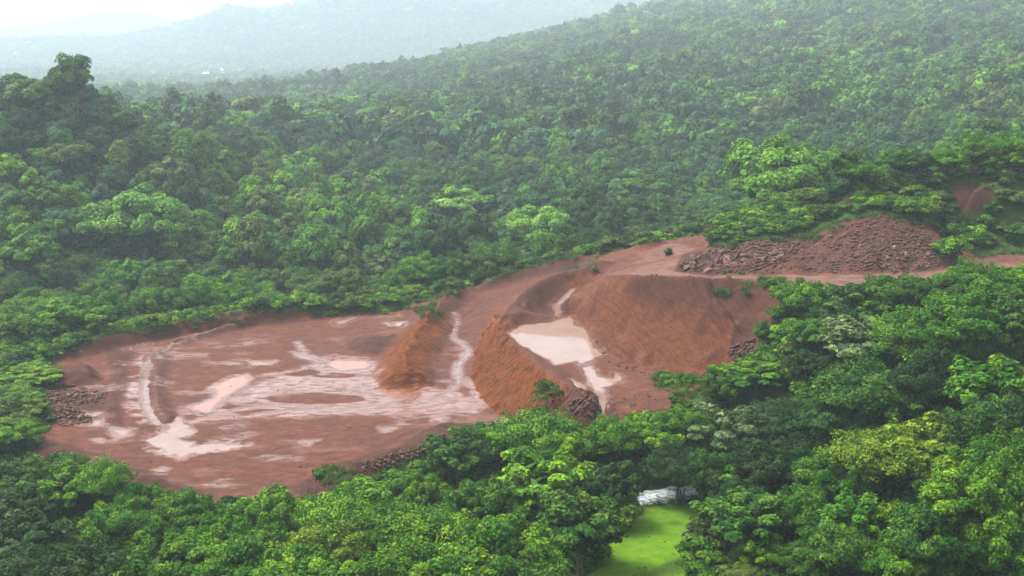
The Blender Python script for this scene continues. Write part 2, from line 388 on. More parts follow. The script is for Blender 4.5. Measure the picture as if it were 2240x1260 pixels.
for pp, a, b in ((((512,700),(440,726),(365,758),(327,778)), .7, 1.3), (((327,776),(322,820),(318,860),(326,900),(345,925),(385,942)), 1.5, 1.9),
                 (((992,682),(998,702),(989,738),(1010,752),(1026,770),(1002,798),(1000,822),(1004,834)), .9, 1.5),
                 (((1004,834),(1028,842),(1044,862),(1051,882)), .9, .8), (((1004,834),(986,856),(955,872),(900,886)), 1.0, 1.1),
                 (((986,856),(1002,868),(975,884),(935,895)), .7, .5), (((955,872),(880,882),(800,891),(700,890),(600,888),(545,893)), .9, 1.0),
                 (((900,886),(820,890),(720,893),(640,899),(540,912),(440,917),(395,935)), .8, 1.1), (((935,828),(925,850),(900,872),(850,884)), 1.2, .8),
                 (((1051,882),(1020,898),(960,898),(900,893)), .9, .7), (((650,750),(670,775),(720,790)), .5, .6), (((700,803),(640,812),(570,822)), .5, .5),
                 (((545,893),(490,903),(440,905)), 1.0, 1.6)):
    st = np.maximum(st, gline(pp, a, b))
ALLW = np.maximum.reduce([sd_pond, sd_out, sd_a, sd_b, sd_c, sd_s, st])
# wet silt film round the flowing water
wz = poly_sd(PXg, PYg * 2, [(a, b * 2) for a, b in [(560,835),(640,815),(705,790),(830,790),(850,830),(900,872),(935,835),(950,850),(1060,880),(1040,900),(820,905),(560,910),(430,925),(380,915),(400,892),(470,880),(535,850)]])
isl = np.maximum.reduce([1 - np.hypot((PXg - a) / rx, (PYg - b) / ry) for a, b, rx, ry in ((690,872,118,13),(565,901,75,8),(428,911,28,6),(515,891,32,6),(660,815,45,8),(730,821,50,6))])
stk = fbm(GXX, GYY * 2.6, 6, 4, 71)
film = np.clip(sstep(-30, 25, wz) * (.95 + .9 * stk) , 0, 1) * sstep(.18, -.05, isl)
lz = poly_sd(PXg, PYg * 2, [(a, b * 2) for a, b in [(290,770),(330,770),(325,820),(330,880),(360,935),(300,930),(262,890),(275,820)]])
film = np.maximum(film, sstep(-10, 25, lz) * sstep(-.15, .25, fbm(GXX, GYY, 1.6, 3, 73)) * 1.0)
film = np.maximum(film, sstep(-1.2, .1, ALLW) * .8)
f2 = poly_sd(PXg, PYg * 2, [(a, b * 2) for a, b in [(380,780),(520,730),(700,705),(860,690),(860,760),(800,800),(600,830),(480,850),(360,870)]])
flat0 = (np.abs(BASE) < .6) * (GYY < 205)
film = np.maximum(film, sstep(.18, .5, fbm(GXX, GYY * 2.2, 9, 4, 74)) * .55 * flat0)
WET = np.clip(film, 0, 1)
yard = (Z0 > 12.5) * sstep(.35, .15, slope) * (PYg > 520) * (PYg < 640) * (onheap < .3)
PALE = np.clip(.55 * yard + WET * .66 + sstep(.25, .6, fbm(GXX, GYY * 2.4, 7, 4, 76)) * .5 * flat0, 0, 1)  # road and silt tone, plus the wet film's sky reflection painted into the colour
sink = sstep(-.55, .55, ALLW)
Z0 = Z0 * (1 - .8 * sink) + BASE * .8 * sink - .17 * sink
# pond: one flat level
lvl = float(np.median(BASE[sd_pond > .5]))
pb = sstep(-2.0, -.2, sd_pond)
Z0 = Z0 * (1 - pb) + (lvl - .22 * sstep(-.6, .8, sd_pond) + .12 * sstep(0, -2, sd_pond)) * pb

def zfar(px, py):
    dx, dy, dz = ray(px, py); t = np.arange(900, 6000, 6.0)
    x, y, z = dx * t, dy * t, CAM_Z + dz * t
    k = int(np.argmax(z <= macro(x, y))) if (z <= macro(x, y)).any() else len(t) - 1
    return float(x[k]), float(y[k])
sy_, sx_ = np.gradient(Z0, GS); WET *= sstep(.5, .22, np.hypot(sx_, sy_)); PALE *= sstep(.7, .3, np.hypot(sx_, sy_))
PALE *= 1 - sstep(-3.0, -1.2, np.maximum(sd_pond, sd_out))
# ------------------------------------------------------------------ what is bare earth, lawn, greenery
PXg, PYg, Dg = proj(GXX, GYY, Z0)
cell = (np.clip(PYg / 8, -20, 220).astype(int) + 20) * 400 + np.clip(PXg / 8, -40, 330).astype(int) + 40
near = np.full(400 * 260, 1e9); np.minimum.at(near, cell.ravel(), Dg.ravel())
vis = Dg < near[cell] + 5
rimpts = np.array([P(a, b, z) for a, b, z in ((60,772,.8),(150,762,1.3),(250,737,1.7),(400,709,1.7),(520,692,1.7),(660,678,1.4),(800,670,1.0),(950,652,2.0),(1030,632,3.2),(1150,598,6.1),(1250,573,9.2),(1330,554,11.4),(1420,538,13.3),(1500,519,14.8),(1570,505,15.4))])
rimpx = np.array([60,150,250,400,520,660,800,950,1030,1150,1250,1330,1420,1500,1570], float)
vis = (vis & (GYY < np.interp(PXg, rimpx, rimpts[:, 1]) + 6)) | (vis & (PXg > 1540)) | ((GYY < np.interp(PXg, rimpx, rimpts[:, 1]) - .5) & (PXg < 1560))
nz = 9 * fbm(GXX, GYY, 4, 4, 81)
BARE_POLYS = [
    [(90,960),(100,860),(120,800),(135,770),(250,728),(400,700),(520,683),(620,672),(690,690),(820,678),(960,650),(1020,626),(1150,590),(1250,562),(1330,545),(1420,528),(1500,508),(1570,498),(1600,520),(1700,517),(1780,508),(1850,480),(1930,466),(2035,482),(2070,525),(2140,560),(2260,555),(2260,590),(2140,605),(1850,640),(1740,640),(1700,700),(1660,770),(1570,830),(1500,890),(1440,925),(1300,960),(1130,960),(980,975),(880,1010),(780,1055),(690,1090),(480,1110),(300,1085),(170,1050),(60,1010)],
    [(2060,425),(2110,402),(2180,412),(2160,460),(2090,470)], [(1680,478),(1790,470),(1785,482),(1690,488)], [(1830,452),(1850,432),(1880,440),(1860,458)], [(295,722),(325,712),(335,724)]]
bsd = np.maximum.reduce([poly_sd(PXg, PYg * 1.6, [(a, b * 1.6) for a, b in q]) for q in BARE_POLYS])
BARE = sstep(-7, 7, bsd + nz) * vis
BARE = np.maximum(BARE, blur((sstep(-7, 7, bsd) * vis), 2.0) * .0)
# weeds creeping over the bare ground
weed = np.zeros_like(Z0)
for a, b, rx, ry, k in ((640,672,90,14,.9),(800,668,150,14,.9),(470,705,60,10,.5),(310,722,70,10,.6),(1590,525,40,20,.75),(1700,515,120,14,.7),(1480,835,55,22,.8),(1520,870,60,14,.5),(1690,622,80,14,.6),(730,1040,50,20,.9),(1980,480,60,18,.5),(1600,640,60,12,.3),(940,680,40,20,.4),(60,900,50,60,1),(150,1010,50,14,.6),(1760,500,90,14,.6)):
    weed = np.maximum(weed, k * sstep(1.15, .3, np.hypot((PXg - a) / rx, (PYg - b) / ry) + .5 * fbm(GXX, GYY, 2.2, 3, 83)))
BARE = np.clip(BARE - weed * vis, 0, 1)
LAWN_POLY = [(1415,1118),(1530,1095),(1560,1150),(1545,1200),(1500,1238),(1500,1345),(1230,1345),(1260,1275),(1300,1215),(1340,1160)]
LAWN2 = [(1940,1345),(1960,1275),(2010,1225),(2110,1190),(2250,1200),(2250,1345)]
LAWN3 = [(1540,1290),(1600,1190),(1740,1105),(1860,1010),(1960,895),(1985,905),(1880,1040),(1760,1140),(1690,1290)]
def soft(q, s=8): return sstep(-s, s, poly_sd(PXg, PYg, q) + nz) * (GYY < 130)
LAWN = np.maximum(soft(LAWN_POLY), .45 * soft(LAWN2))
LAWN = np.clip(LAWN * (1 - .5 * sstep(.9, .2, np.hypot((PXg - 1475) / 40, (PYg - 1145) / 9))) * (1 - .8 * sstep(1.2, .4, np.abs((PYg - 1245) + .45 * (PXg - 1470)) / 22 + .4 * fbm(GXX, GYY, 1.2, 3, 88)) * (PYg > 1190)), 0, 1)
LOW = np.maximum(soft(LAWN3, 4), np.maximum(soft(LAWN_POLY), soft(LAWN2)))
LOW = np.maximum(LOW, soft([(1395,1040),(1530,1040),(1535,1125),(1380,1125)]))       # no trees or shrubs here
def samp(A, x, y, out=0.0):
    x = np.asarray(x, float); y = np.asarray(y, float)
    i = np.round((x - GX0) / GS).astype(int); j = np.round((y - GY0) / GS).astype(int)
    ok = (i >= 0) & (j >= 0) & (i < len(gx)) & (j < len(gy))
    return np.where(ok, A[np.clip(j, 0, len(gy) - 1), np.clip(i, 0, len(gx) - 1)], out)

# ------------------------------------------------------------------ node helpers
def new_mat(name):
    m = bpy.data.materials.new(name); m.use_nodes = True
    nt = m.node_tree; nt.nodes.clear()
    out = nt.nodes.new('ShaderNodeOutputMaterial')
    return m, nt, out
class N:
    def __init__(s, nt): s.nt = nt
    def node(s, t, **kw):
        n = s.nt.nodes.new(t)
        for k, v in kw.items():
            if k.startswith('_'): setattr(n, k[1:], v)
            else:
                s.set(n.inputs[k.replace('__', ' ')], v)
        return n
    def set(s, inp, v):
        if isinstance(v, bpy.types.NodeSocket): s.nt.links.new(v, inp)
        elif isinstance(v, (tuple, list)) and len(v) == 3 and inp.type == 'RGBA': inp.default_value = (*v, 1)
        else: inp.default_value = v
    def mix(s, f, a, b, mode='MIX'):
        n = s.nt.nodes.new('ShaderNodeMix'); n.data_type = 'RGBA'; n.blend_type = mode
        s.set(n.inputs[0], f); s.set(n.inputs[6], a); s.set(n.inputs[7], b)
        return n.outputs[2]
    def math(s, op, a, b=0.0, clamp=False):
        n = s.nt.nodes.new('ShaderNodeMath'); n.operation = op; n.use_clamp = clamp
        s.set(n.inputs[0], a); s.set(n.inputs[1], b)
        return n.outputs[0]
    def noise(s, vec, scale, detail=4, rough=.55, dist=0.0):
        n = s.nt.nodes.new('ShaderNodeTexNoise')
        s.set(n.inputs['Vector'], vec); n.inputs['Scale'].default_value = scale; n.inputs['Detail'].default_value = detail
        n.inputs['Roughness'].default_value = rough; n.inputs['Distortion'].default_value = dist
        return n.outputs[0]
    def ramp(s, f, a, b, lo=0.0, hi=1.0):
        n = s.nt.nodes.new('ShaderNodeMapRange'); n.interpolation_type = 'SMOOTHSTEP'
        s.set(n.inputs[0], f); n.inputs[1].default_value = a; n.inputs[2].default_value = b; n.inputs[3].default_value = lo; n.inputs[4].default_value = hi
        return n.outputs[0]
    def attr(s, name, typ='GEOMETRY'):
        n = s.nt.nodes.new('ShaderNodeAttribute'); n.attribute_name = name; n.attribute_type = typ
        return n

# ground: red laterite where bare, dark litter and grass elsewhere
def ground_material():
    m, nt, out = new_mat('laterite_ground'); n = N(nt)
    pos = n.node('ShaderNodeNewGeometry').outputs['Position']
    A = {k: n.attr(k).outputs['Fac'] for k in ('bare', 'wet', 'orange', 'dark', 'pale', 'lawn', 'along', 'field')}
    big = n.noise(pos, .12, 5, .6); mid = n.noise(pos, .7, 5, .65); fine = n.noise(pos, 4.0, 4, .7); grit = n.noise(pos, 14.0, 3, .7)
    red = n.mix(n.ramp(big, .35, .65), (.135, .044, .026), (.092, .038, .027))
    red = n.mix(n.ramp(mid, .42, .68), red, (.150, .060, .037))
    red = n.mix(n.ramp(n.noise(pos, .22, 4, .6), .5, .7, 0, .75), red, (.120, .055, .026))
    red = n.mix(n.ramp(fine, .48, .72, 0, .7), red, (.070, .026, .017))
    red = n.mix(n.ramp(grit, .56, .72, 0, .5), red, (.20, .085, .055))
    blot = n.noise(n.node('ShaderNodeMapping', Vector=pos, Scale=(.55, 1.0, 1.0)).outputs[0], .95, 6, .72, .5)
    red = n.mix(n.ramp(blot, .50, .60, 0, .75), red, (.082, .034, .022))
    red = n.mix(n.ramp(blot, .44, .36, 0, .55), red, (.190, .086, .054))
    crk = n.noise(pos, 2.4, 5, .75, .3)
    red = n.mix(n.ramp(crk, .55, .66, 0, .6), red, (.060, .024, .016))
    sx = n.node('ShaderNodeSeparateXYZ', Vector=pos)
    gv = n.node('ShaderNodeCombineXYZ', X=n.math('MULTIPLY', A['along'], 1.0), Y=n.math('MULTIPLY', sx.outputs[2], .34))
    groove = n.noise(gv.outputs[0], 3.0, 5, .75, .35)
    ora = n.mix(n.ramp(groove, .36, .62), (.095, .026, .009), (.300, .088, .020))
    ora = n.mix(n.ramp(mid, .45, .7, 0, .6), ora, (.21, .066, .026))
    ora = n.mix(n.ramp(grit, .55, .75, 0, .5), ora, (.08, .026, .013))
    ora = n.mix(n.ramp(blot, .5, .64, 0, .7), ora, (.095, .034, .017))
    col = n.mix(A['orange'], red, ora)
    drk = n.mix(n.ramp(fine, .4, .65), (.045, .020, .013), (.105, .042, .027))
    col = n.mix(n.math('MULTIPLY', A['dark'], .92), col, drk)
    streak = n.noise(n.node('ShaderNodeVectorMath', _operation='MULTIPLY').outputs[0], 1.0)
    vm = streak.node.inputs['Vector'].links[0].from_node
    nt.links.new(pos, vm.inputs[0]); vm.inputs[1].default_value = (.55, 1.5, 1.0)
    pal = n.math('MULTIPLY', A['pale'], n.ramp(streak, .33, .62, .25, 1.0))
    col = n.mix(n.math('MULTIPLY', pal, .8), col, (.30, .175, .140))
    gcol = n.mix(n.ramp(mid, .35, .65), (.018, .042, .008), (.045, .085, .014))
    gcol = n.mix(n.ramp(big, .5, .68, 0, .5), gcol, (.085, .075, .032))
    lw = n.mix(n.ramp(mid, .35, .7), (.085, .200, .006), (.140, .255, .008))
    lw = n.mix(n.ramp(n.noise(pos, .45, 5, .7), .54, .68, 0, .5), lw, (.075, .125, .014))
    lw = n.mix(n.ramp(fine, .5, .8, 0, .5), lw, (.040, .085, .006))
    gcol = n.mix(A['lawn'], gcol, lw)
    gcol = n.mix(A['field'], gcol, (.17, .26, .07))
    edge = n.math('ADD', A['bare'], n.math('MULTIPLY', n.math('SUBTRACT', fine, .5), .9))
    col = n.mix(n.ramp(edge, .38, .6), gcol, col)
    wetf = n.math('MULTIPLY', n.math('MULTIPLY', A['wet'], A['bare']), n.ramp(streak, .35, .6, .35, 1.0))
    rough = n.ramp(wetf, .1, .55, .85, .17)
    h = n.math('ADD', n.math('MULTIPLY', fine, .5), n.math('MULTIPLY', grit, .22))
    h = n.math('ADD', h, n.math('MULTIPLY', n.math('MULTIPLY', groove, A['orange']), 2.6))
    bmp = n.node('ShaderNodeBump', Height=h, Distance=.45)
    nt.links.new(n.ramp(wetf, .2, .7, .9, .05), bmp.inputs['Strength'])
    b = n.node('ShaderNodeBsdfPrincipled', Base__Color=col, Roughness=rough, Normal=bmp.outputs[0])
    nt.links.new(n.ramp(wetf, .1, .6, .12, .5), b.inputs['Specular IOR Level'])
    nt.links.new(b.outputs[0], out.inputs[0])
    return m
GROUND = ground_material()

def water_material(name, col, rough=.04, film=None):
    m, nt, out = new_mat(name); n = N(nt)
    pos = n.node('ShaderNodeNewGeometry').outputs['Position']
    big = n.noise(pos, .25, 3)
    cc = n.mix(n.ramp(big, .35, .7), col, tuple(v * .86 for v in col))
    deep = n.math('ADD', n.attr('deep').outputs['Fac'], n.math('MULTIPLY', n.math('SUBTRACT', n.noise(pos, 1.1, 5, .7), .5), 1.5))
    cc = n.mix(n.ramp(deep, .0, .75), (.150, .075, .052), cc)
    if film: cc = n.mix(n.ramp(n.noise(pos, 1.3, 4, .65), .45, .65), cc, film)
    bmp = n.node('ShaderNodeBump', Height=n.noise(pos, 3.0, 3), Distance=.02, Strength=.12)
    b = n.node('ShaderNodeBsdfPrincipled', Base__Color=cc, Roughness=rough, IOR=1.34, Normal=bmp.outputs[0])
    nt.links.new(b.outputs[0], out.inputs[0])
    return m
POND_M = water_material('silty_pond_water', (.265, .180, .145))
PUDDLE_M = water_material('pink_puddle_water', (.30, .155, .115))
STREAM_M = water_material('silty_runoff_water', (.21, .142, .12), .12, (.12, .062, .046))

# ------------------------------------------------------------------ terrain sheet
def spread_axis(lo, hi, first, ratio, end):
    o, s, p = [], first, hi
    while p < end: p += s; o.append(p); s *= ratio
    return np.array(o)
xs_r = spread_axis(0, gx[-1], .6, 1.07, 9000); xs_l = -spread_axis(0, -gx[0], .6, 1.07, 9000)[::-1]
ys_f = spread_axis(0, gy[-1], .6, 1.038, 14000); ys_n = np.array([-600, -400, -250, -150, -90, -50, -25, -5, 10, 22, 34, 44, 52, 58, 64, 69, 73, 76, 78.5, 80.5])
ax = np.r_[xs_l, gx, xs_r]; ay = np.r_[ys_n, gy, ys_f]
TX, TY = np.meshgrid(ax, ay)
TZ = hgt(TX, TY)
far = sstep(230, 420, TY)
TZ += far * 1.2 * fbm(TX, TY, 14, 3, 91)
FIELDS = [(1425,110,34,5),(2000,76,60,6),(2130,98,90,5),(2010,82,90,3),(1190,172,26,4),(2180,14,60,5),(1140,175,14,3),(1850,130,26,4)]
TPX, TPY, _ = proj(TX, TY, TZ + 2)
FLD = np.zeros_like(TZ)
for a, b, rx, ry in FIELDS: FLD = np.maximum(FLD, sstep(1.25, .7, np.hypot((TPX - a) / rx, (TPY - b) / ry)))
FLD *= sstep(400, 480, TY) * sstep(1500, 1400, TY)
attrs = {k: samp(A, TX, TY) for k, A in (('bare', BARE), ('wet', WET), ('orange', ORANGE), ('dark', DARK), ('pale', PALE), ('lawn', LAWN), ('along', ALONG))}
attrs['field'] = FLD
nx, ny = len(ax), len(ay)
I, J = np.meshgrid(np.arange(nx - 1), np.arange(ny - 1))
q0 = (J * nx + I).ravel()
quads = np.stack([q0, q0 + 1, q0 + nx + 1, q0 + nx], 1)
VV = np.stack([TX.ravel(), TY.ravel(), TZ.ravel()], 1)
def mesh_np(name, verts, faces, mat, smooth=True, at=None):
    me = bpy.data.meshes.new(name)
    k = faces.shape[1]
    me.vertices.add(len(verts)); me.vertices.foreach_set('co', np.asarray(verts, np.float32).ravel())
    me.loops.add(faces.size); me.loops.foreach_set('vertex_index', faces.ravel().astype(np.int32))
    me.polygons.add(len(faces)); me.polygons.foreach_set('loop_start', np.arange(0, faces.size, k, dtype=np.int32))
    me.polygons.foreach_set('loop_total', np.full(len(faces), k, np.int32))
    if smooth: me.polygons.foreach_set('use_smooth', np.ones(len(faces), bool))
    for key, val in (at or {}).items():
        a = me.attributes.new(key, 'FLOAT', 'POINT'); a.data.foreach_set('value', np.asarray(val, np.float32).ravel())
    if mat: me.materials.append(mat)
    me.update(calc_edges=True)
    return me
def sub_mesh(name, sel, mat):
    f = quads[sel]; u, inv = np.unique(f, return_inverse=True)
    return mesh_np(name, VV[u], inv.reshape(f.shape), mat, True, {k: v.ravel()[u] for k, v in attrs.items()})
def link(name, me, parent=None):
    o = bpy.data.objects.new(name, me); COL.objects.link(o)
    if parent: o.parent = parent
    return o
def structure(name, me, label=None):
    o = link(name, me); o['kind'] = 'structure'
    if label: o['label'] = label
    return o
fb = attrs['bare'].ravel()[quads].mean(1) > .5
fl = attrs['lawn'].ravel()[quads].mean(1) > .3
structure('quarry_ground', sub_mesh('quarry_ground', fb & ~fl, GROUND), 'bare red laterite ground of the dug terraces')
structure('lawn_ground', sub_mesh('lawn_ground', fl, GROUND), 'bright green grass clearing beside the foaming stream')
structure('terrain', sub_mesh('terrain', ~fb & ~fl, GROUND), 'green valley floor and forested hills')

# ------------------------------------------------------------------ water sheets
def water(name, sd, level, mat, label, lim=-.6, k_deep=1.0):
    m = sd > lim
    cellm = m[:-1, :-1] & m[1:, :-1] & m[:-1, 1:] & m[1:, 1:]
    jj, ii = np.nonzero(cellm)
    n_ = len(gx); f = np.stack([jj * n_ + ii, jj * n_ + ii + 1, (jj + 1) * n_ + ii + 1, (jj + 1) * n_ + ii], 1)
    u, inv = np.unique(f, return_inverse=True)
    zz = np.broadcast_to(level, GXX.shape).ravel()[u]
    v = np.stack([GXX.ravel()[u], GYY.ravel()[u], zz], 1)
    return structure(name, mesh_np(name, v, inv.reshape(f.shape), mat, True, {'deep': np.clip(sd.ravel()[u] * k_deep, -2, 3)}), label)
flow = blur(BASE, 1.5) - .085
fy_, fx_ = np.gradient(flow, GS); tilt = np.hypot(fx_, fy_)
st = np.where(tilt > .20, -9, st); sd_s = np.where(tilt > .15, -9, sd_s - .2); sd_c = np.where(tilt > .2, -9, sd_c)
water('pond_water', sd_pond, lvl - .05, POND_M, 'pale pink silty pond on the middle terrace', -1.3, 3.0)
water('outlet_stream_water', np.where(sd_pond > .9, -9, sd_out), np.where(sd_pond > -.8, lvl - .056, flow), POND_M, 'silty runoff leaving the pond', -.6, 2.2)
water('puddle_water', sd_a, float(np.median(flow[sd_a > 0])), PUDDLE_M, 'long pink puddle on the lower floor')
water('puddle_water', sd_b, float(np.median(flow[sd_b > 0])), PUDDLE_M, 'pink puddle by the foot of the dark ridge')
water('puddle_water', sd_c, flow, POND_M, 'pale ragged puddle near the front rim')
water('puddle_water', sd_s, flow, POND_M, 'scattered small puddles on the mud')
water('rill_water', np.where(np.maximum.reduce([sd_a, sd_b, sd_c]) > -.2, -9, st), flow + .004, STREAM_M, 'braided silty rills crossing the lower floor', -.6, 3.0)

# foaming stream beside the lawn
def foam_stream():
    m, nt, out = new_mat('foaming_stream_water'); n = N(nt)
    pos = n.node('ShaderNodeNewGeometry').outputs['Position']
    f = n.noise(n.node('ShaderNodeMapping', Vector=pos, Scale=(.55, 1.6, 1.6)).outputs[0], 1.6, 6, .75, .8)
    col = n.mix(n.ramp(f, .38, .55), (.06, .075, .075), (.50, .54, .56))
    b = n.node('ShaderNodeBsdfPrincipled', Base__Color=col, Roughness=n.ramp(f, .4, .6, .12, .6))
    nt.links.new(b.outputs[0], out.inputs[0])
    path = [zray(a, b_) for a, b_ in ((1330,1092),(1400,1098),(1450,1094),(1500,1086),(1560,1070))]
    seg = []
    for (x0, y0, z0), (x1, y1, z1) in zip(path[:-1], path[1:]):
        for t in np.linspace(0, 1, 14, endpoint=False): seg.append((x0 + (x1 - x0) * t, y0 + (y1 - y0) * t, z0 + (z1 - z0) * t))
    seg = np.array(seg); nn = len(seg); k = 15
    vv = np.zeros((nn, k, 3)); 
    for j, w in enumerate(np.linspace(-1, 1, k)):
        vv[:, j, 0] = seg[:, 0]; vv[:, j, 1] = seg[:, 1] + w * 1.5
        vv[:, j, 2] = seg[:, 2] + .12 + .3 * (w + 1)
    vv[..., 2] += .28 * fbm(vv[..., 0], vv[..., 1], 1.3, 4, 97) + .55 * (1 - np.linspace(-1, 1, k)[None] ** 2) * .5
    a, b_ = np.meshgrid(np.arange(k - 1), np.arange(nn - 1)); q = (b_ * k + a).ravel()
    structure('stream_water', mesh_np('stream_water', vv.reshape(-1, 3), np.stack([q, q + k, q + k + 1, q + 1], 1), m), 'white foaming stream beside the green lawn')
foam_stream()
print('terrain', round(time.time() - T0, 1))

# ------------------------------------------------------------------ leaf and bark materials
def leaf_material():
    m, nt, out = new_mat('leaf'); n = N(nt)
    tint = n.attr('tint', 'INSTANCER').outputs['Color']
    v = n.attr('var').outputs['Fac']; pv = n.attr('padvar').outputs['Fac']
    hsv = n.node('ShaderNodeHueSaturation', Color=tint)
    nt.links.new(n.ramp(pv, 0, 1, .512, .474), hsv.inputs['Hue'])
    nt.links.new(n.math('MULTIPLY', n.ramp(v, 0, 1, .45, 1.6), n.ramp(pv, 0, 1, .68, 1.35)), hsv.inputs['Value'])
    d = n.node('ShaderNodeBsdfPrincipled', Base__Color=hsv.outputs[0], Roughness=.55)
    d.inputs['Specular IOR Level'].default_value = .12
    t = n.node('ShaderNodeBsdfTranslucent', Color=n.mix(1.0, hsv.outputs[0], (1.0, 1.05, .45), 'MULTIPLY'))
    mx = n.node('ShaderNodeMixShader', Fac=.28)
    nt.links.new(d.outputs[0], mx.inputs[1]); nt.links.new(t.outputs[0], mx.inputs[2]); nt.links.new(mx.outputs[0], out.inputs[0])
    return m
LEAF = leaf_material()
def simple_noise_mat(name, c1, c2, scale, rough=.85, bump=.3):
    m, nt, out = new_mat(name); n = N(nt)
    co = n.node('ShaderNodeTexCoord').outputs['Object']
    f = n.noise(co, scale, 4, .65)
    rnd = n.node('ShaderNodeObjectInfo').outputs['Random']
    col = n.mix(n.ramp(f, .35, .65), c1, c2)
    col = n.mix(1.0, col, n.ramp(rnd, 0, 1, .7, 1.25), 'MULTIPLY')
    bm = n.node('ShaderNodeBump', Height=f, Distance=.1, Strength=bump)
    b = n.node('ShaderNodeBsdfPrincipled', Base__Color=col, Roughness=rough, Normal=bm.outputs[0])
    nt.links.new(b.outputs[0], out.inputs[0])
    return m
BARK = simple_noise_mat('bark', (.075, .058, .042), (.17, .14, .11), 3.0)
RUBBLE = simple_noise_mat('red_rubble', (.060, .024, .016), (.165, .070, .045), 1.1, .85, .4)
PALEBARK = simple_noise_mat('pale_bark', (.24, .21, .17), (.38, .34, .29), 3.0)
ROCK = simple_noise_mat('laterite_rock', (.058, .026, .018), (.165, .070, .046), 2.2, .8, .5)

# ------------------------------------------------------------------ trees
def leaves_mesh(name, P0, Nrm, size, var, pad, r):
    """rhombic leaves at P0 facing Nrm"""
    n = len(P0)
    Nrm = Nrm / (np.linalg.norm(Nrm, axis=1, keepdims=True) + 1e-9)
    t = r.normal(size=(n, 3)); t -= (t * Nrm).sum(1, keepdims=True) * Nrm
    t /= np.linalg.norm(t, axis=1, keepdims=True) + 1e-9
    b = np.cross(Nrm, t); s = size[:, None]
    v = np.stack([P0 - t * s * .5, P0 + b * s * .27 + Nrm * s * .05, P0 + t * s * .55 - Nrm * s * .12, P0 - b * s * .27 + Nrm * s * .05], 1).reshape(-1, 3)
    f = np.arange(n * 4).reshape(n, 4)
    return mesh_np(name, v, f, LEAF, False, {'var': np.repeat(var, 4), 'padvar': np.repeat(pad, 4)})
def crown_mesh(seed, R, zc, zr, npad, nleaf, lsize, padr=(.24, .40), up=.45, shape='round', inner=.12, flat=.6, elong=1.0, cn=.35, rn=.55, pvr=1.0):
    r = np.random.default_rng(seed)
    # pads: leafy branch ends spread over and through the crown
    u = r.normal(size=(npad, 3)); u[:, 2] = np.abs(u[:, 2]) * .95 - .28
    u /= np.linalg.norm(u, axis=1, keepdims=True)
    rad = r.uniform(.52, 1.0, npad)
    lob = 1 + .22 * np.sin(3 * np.arctan2(u[:, 1], u[:, 0]) + seed) * (1 - np.abs(u[:, 2])) + r.normal(0, .07, npad)
    pc = u * (rad * lob)[:, None] * np.array([R, R, zr]) + np.array([0, 0, zc])
    if shape == 'umbrella': pc[:, 2] = zc + zr * (.55 - .75 * (np.hypot(pc[:, 0], pc[:, 1]) / R) ** 2 + r.uniform(-.35, .25, npad))
    if shape == 'conic':
        k = np.clip((pc[:, 2] - zc) / zr, -1, 1); pc[:, :2] *= (1.0 - .55 * np.clip(k, 0, 1))[:, None]
    if shape == 'open': pc[:, :2] *= 1.05
    pr = r.uniform(*padr, npad) * R
    w = pr ** 2 / (pr ** 2).sum()
    pid = r.choice(npad, nleaf, p=w)
    g = r.normal(size=(nleaf, 3)); g[:, 2] = np.abs(g[:, 2]) * 1.1 - .30
    g /= np.linalg.norm(g, axis=1, keepdims=True)
    sh = r.uniform(.55, 1.05, nleaf) ** .7
    off = g * (sh * pr[pid])[:, None]; off[:, 2] *= flat
    ud = u + np.array([0, 0, .55]); ud /= np.linalg.norm(ud, axis=1, keepdims=True)
    off = off + (off * ud[pid]).sum(1, keepdims=True) * ud[pid] * (elong - 1)
    pos = pc[pid] + off
    nr = g * .8 + np.array([0, 0, up]) + (pos - np.array([0, 0, zc])) / R * cn + r.normal(size=(nleaf, 3)) * rn
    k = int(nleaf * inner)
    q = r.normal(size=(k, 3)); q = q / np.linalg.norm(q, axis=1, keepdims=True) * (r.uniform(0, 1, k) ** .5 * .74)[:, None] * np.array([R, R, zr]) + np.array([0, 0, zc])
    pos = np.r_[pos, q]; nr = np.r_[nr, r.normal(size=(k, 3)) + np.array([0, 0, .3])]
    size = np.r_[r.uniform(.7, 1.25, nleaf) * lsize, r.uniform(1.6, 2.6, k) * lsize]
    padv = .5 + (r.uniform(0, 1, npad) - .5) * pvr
    var = np.r_[r.uniform(0, 1, nleaf), np.full(k, .2)]  # inner leaves set darker: the crown's inner shade put into their colour
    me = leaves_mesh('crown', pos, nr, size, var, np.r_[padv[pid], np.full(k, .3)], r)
    return me, pc
def tube(V, Fc, pts_, rads, sides=6):
    base = len(V); pts_ = [np.array(p, float) for p in pts_]
    for i, p in enumerate(pts_):
        d = pts_[min(i + 1, len(pts_) - 1)] - pts_[max(i - 1, 0)]; d /= np.linalg.norm(d) + 1e-9
        a = np.cross(d, [0.31, 0.9, 0.2]); a /= np.linalg.norm(a) + 1e-9; b = np.cross(d, a)
        for k in range(sides):
            th = 2 * math.pi * k / sides
            V.append(p + rads[i] * (math.cos(th) * a + math.sin(th) * b))
    for i in range(len(pts_) - 1):
        for k in range(sides):
            Fc.append((base + i * sides + k, base + i * sides + (k + 1) % sides, base + (i + 1) * sides + (k + 1) % sides, base + (i + 1) * sides + k))
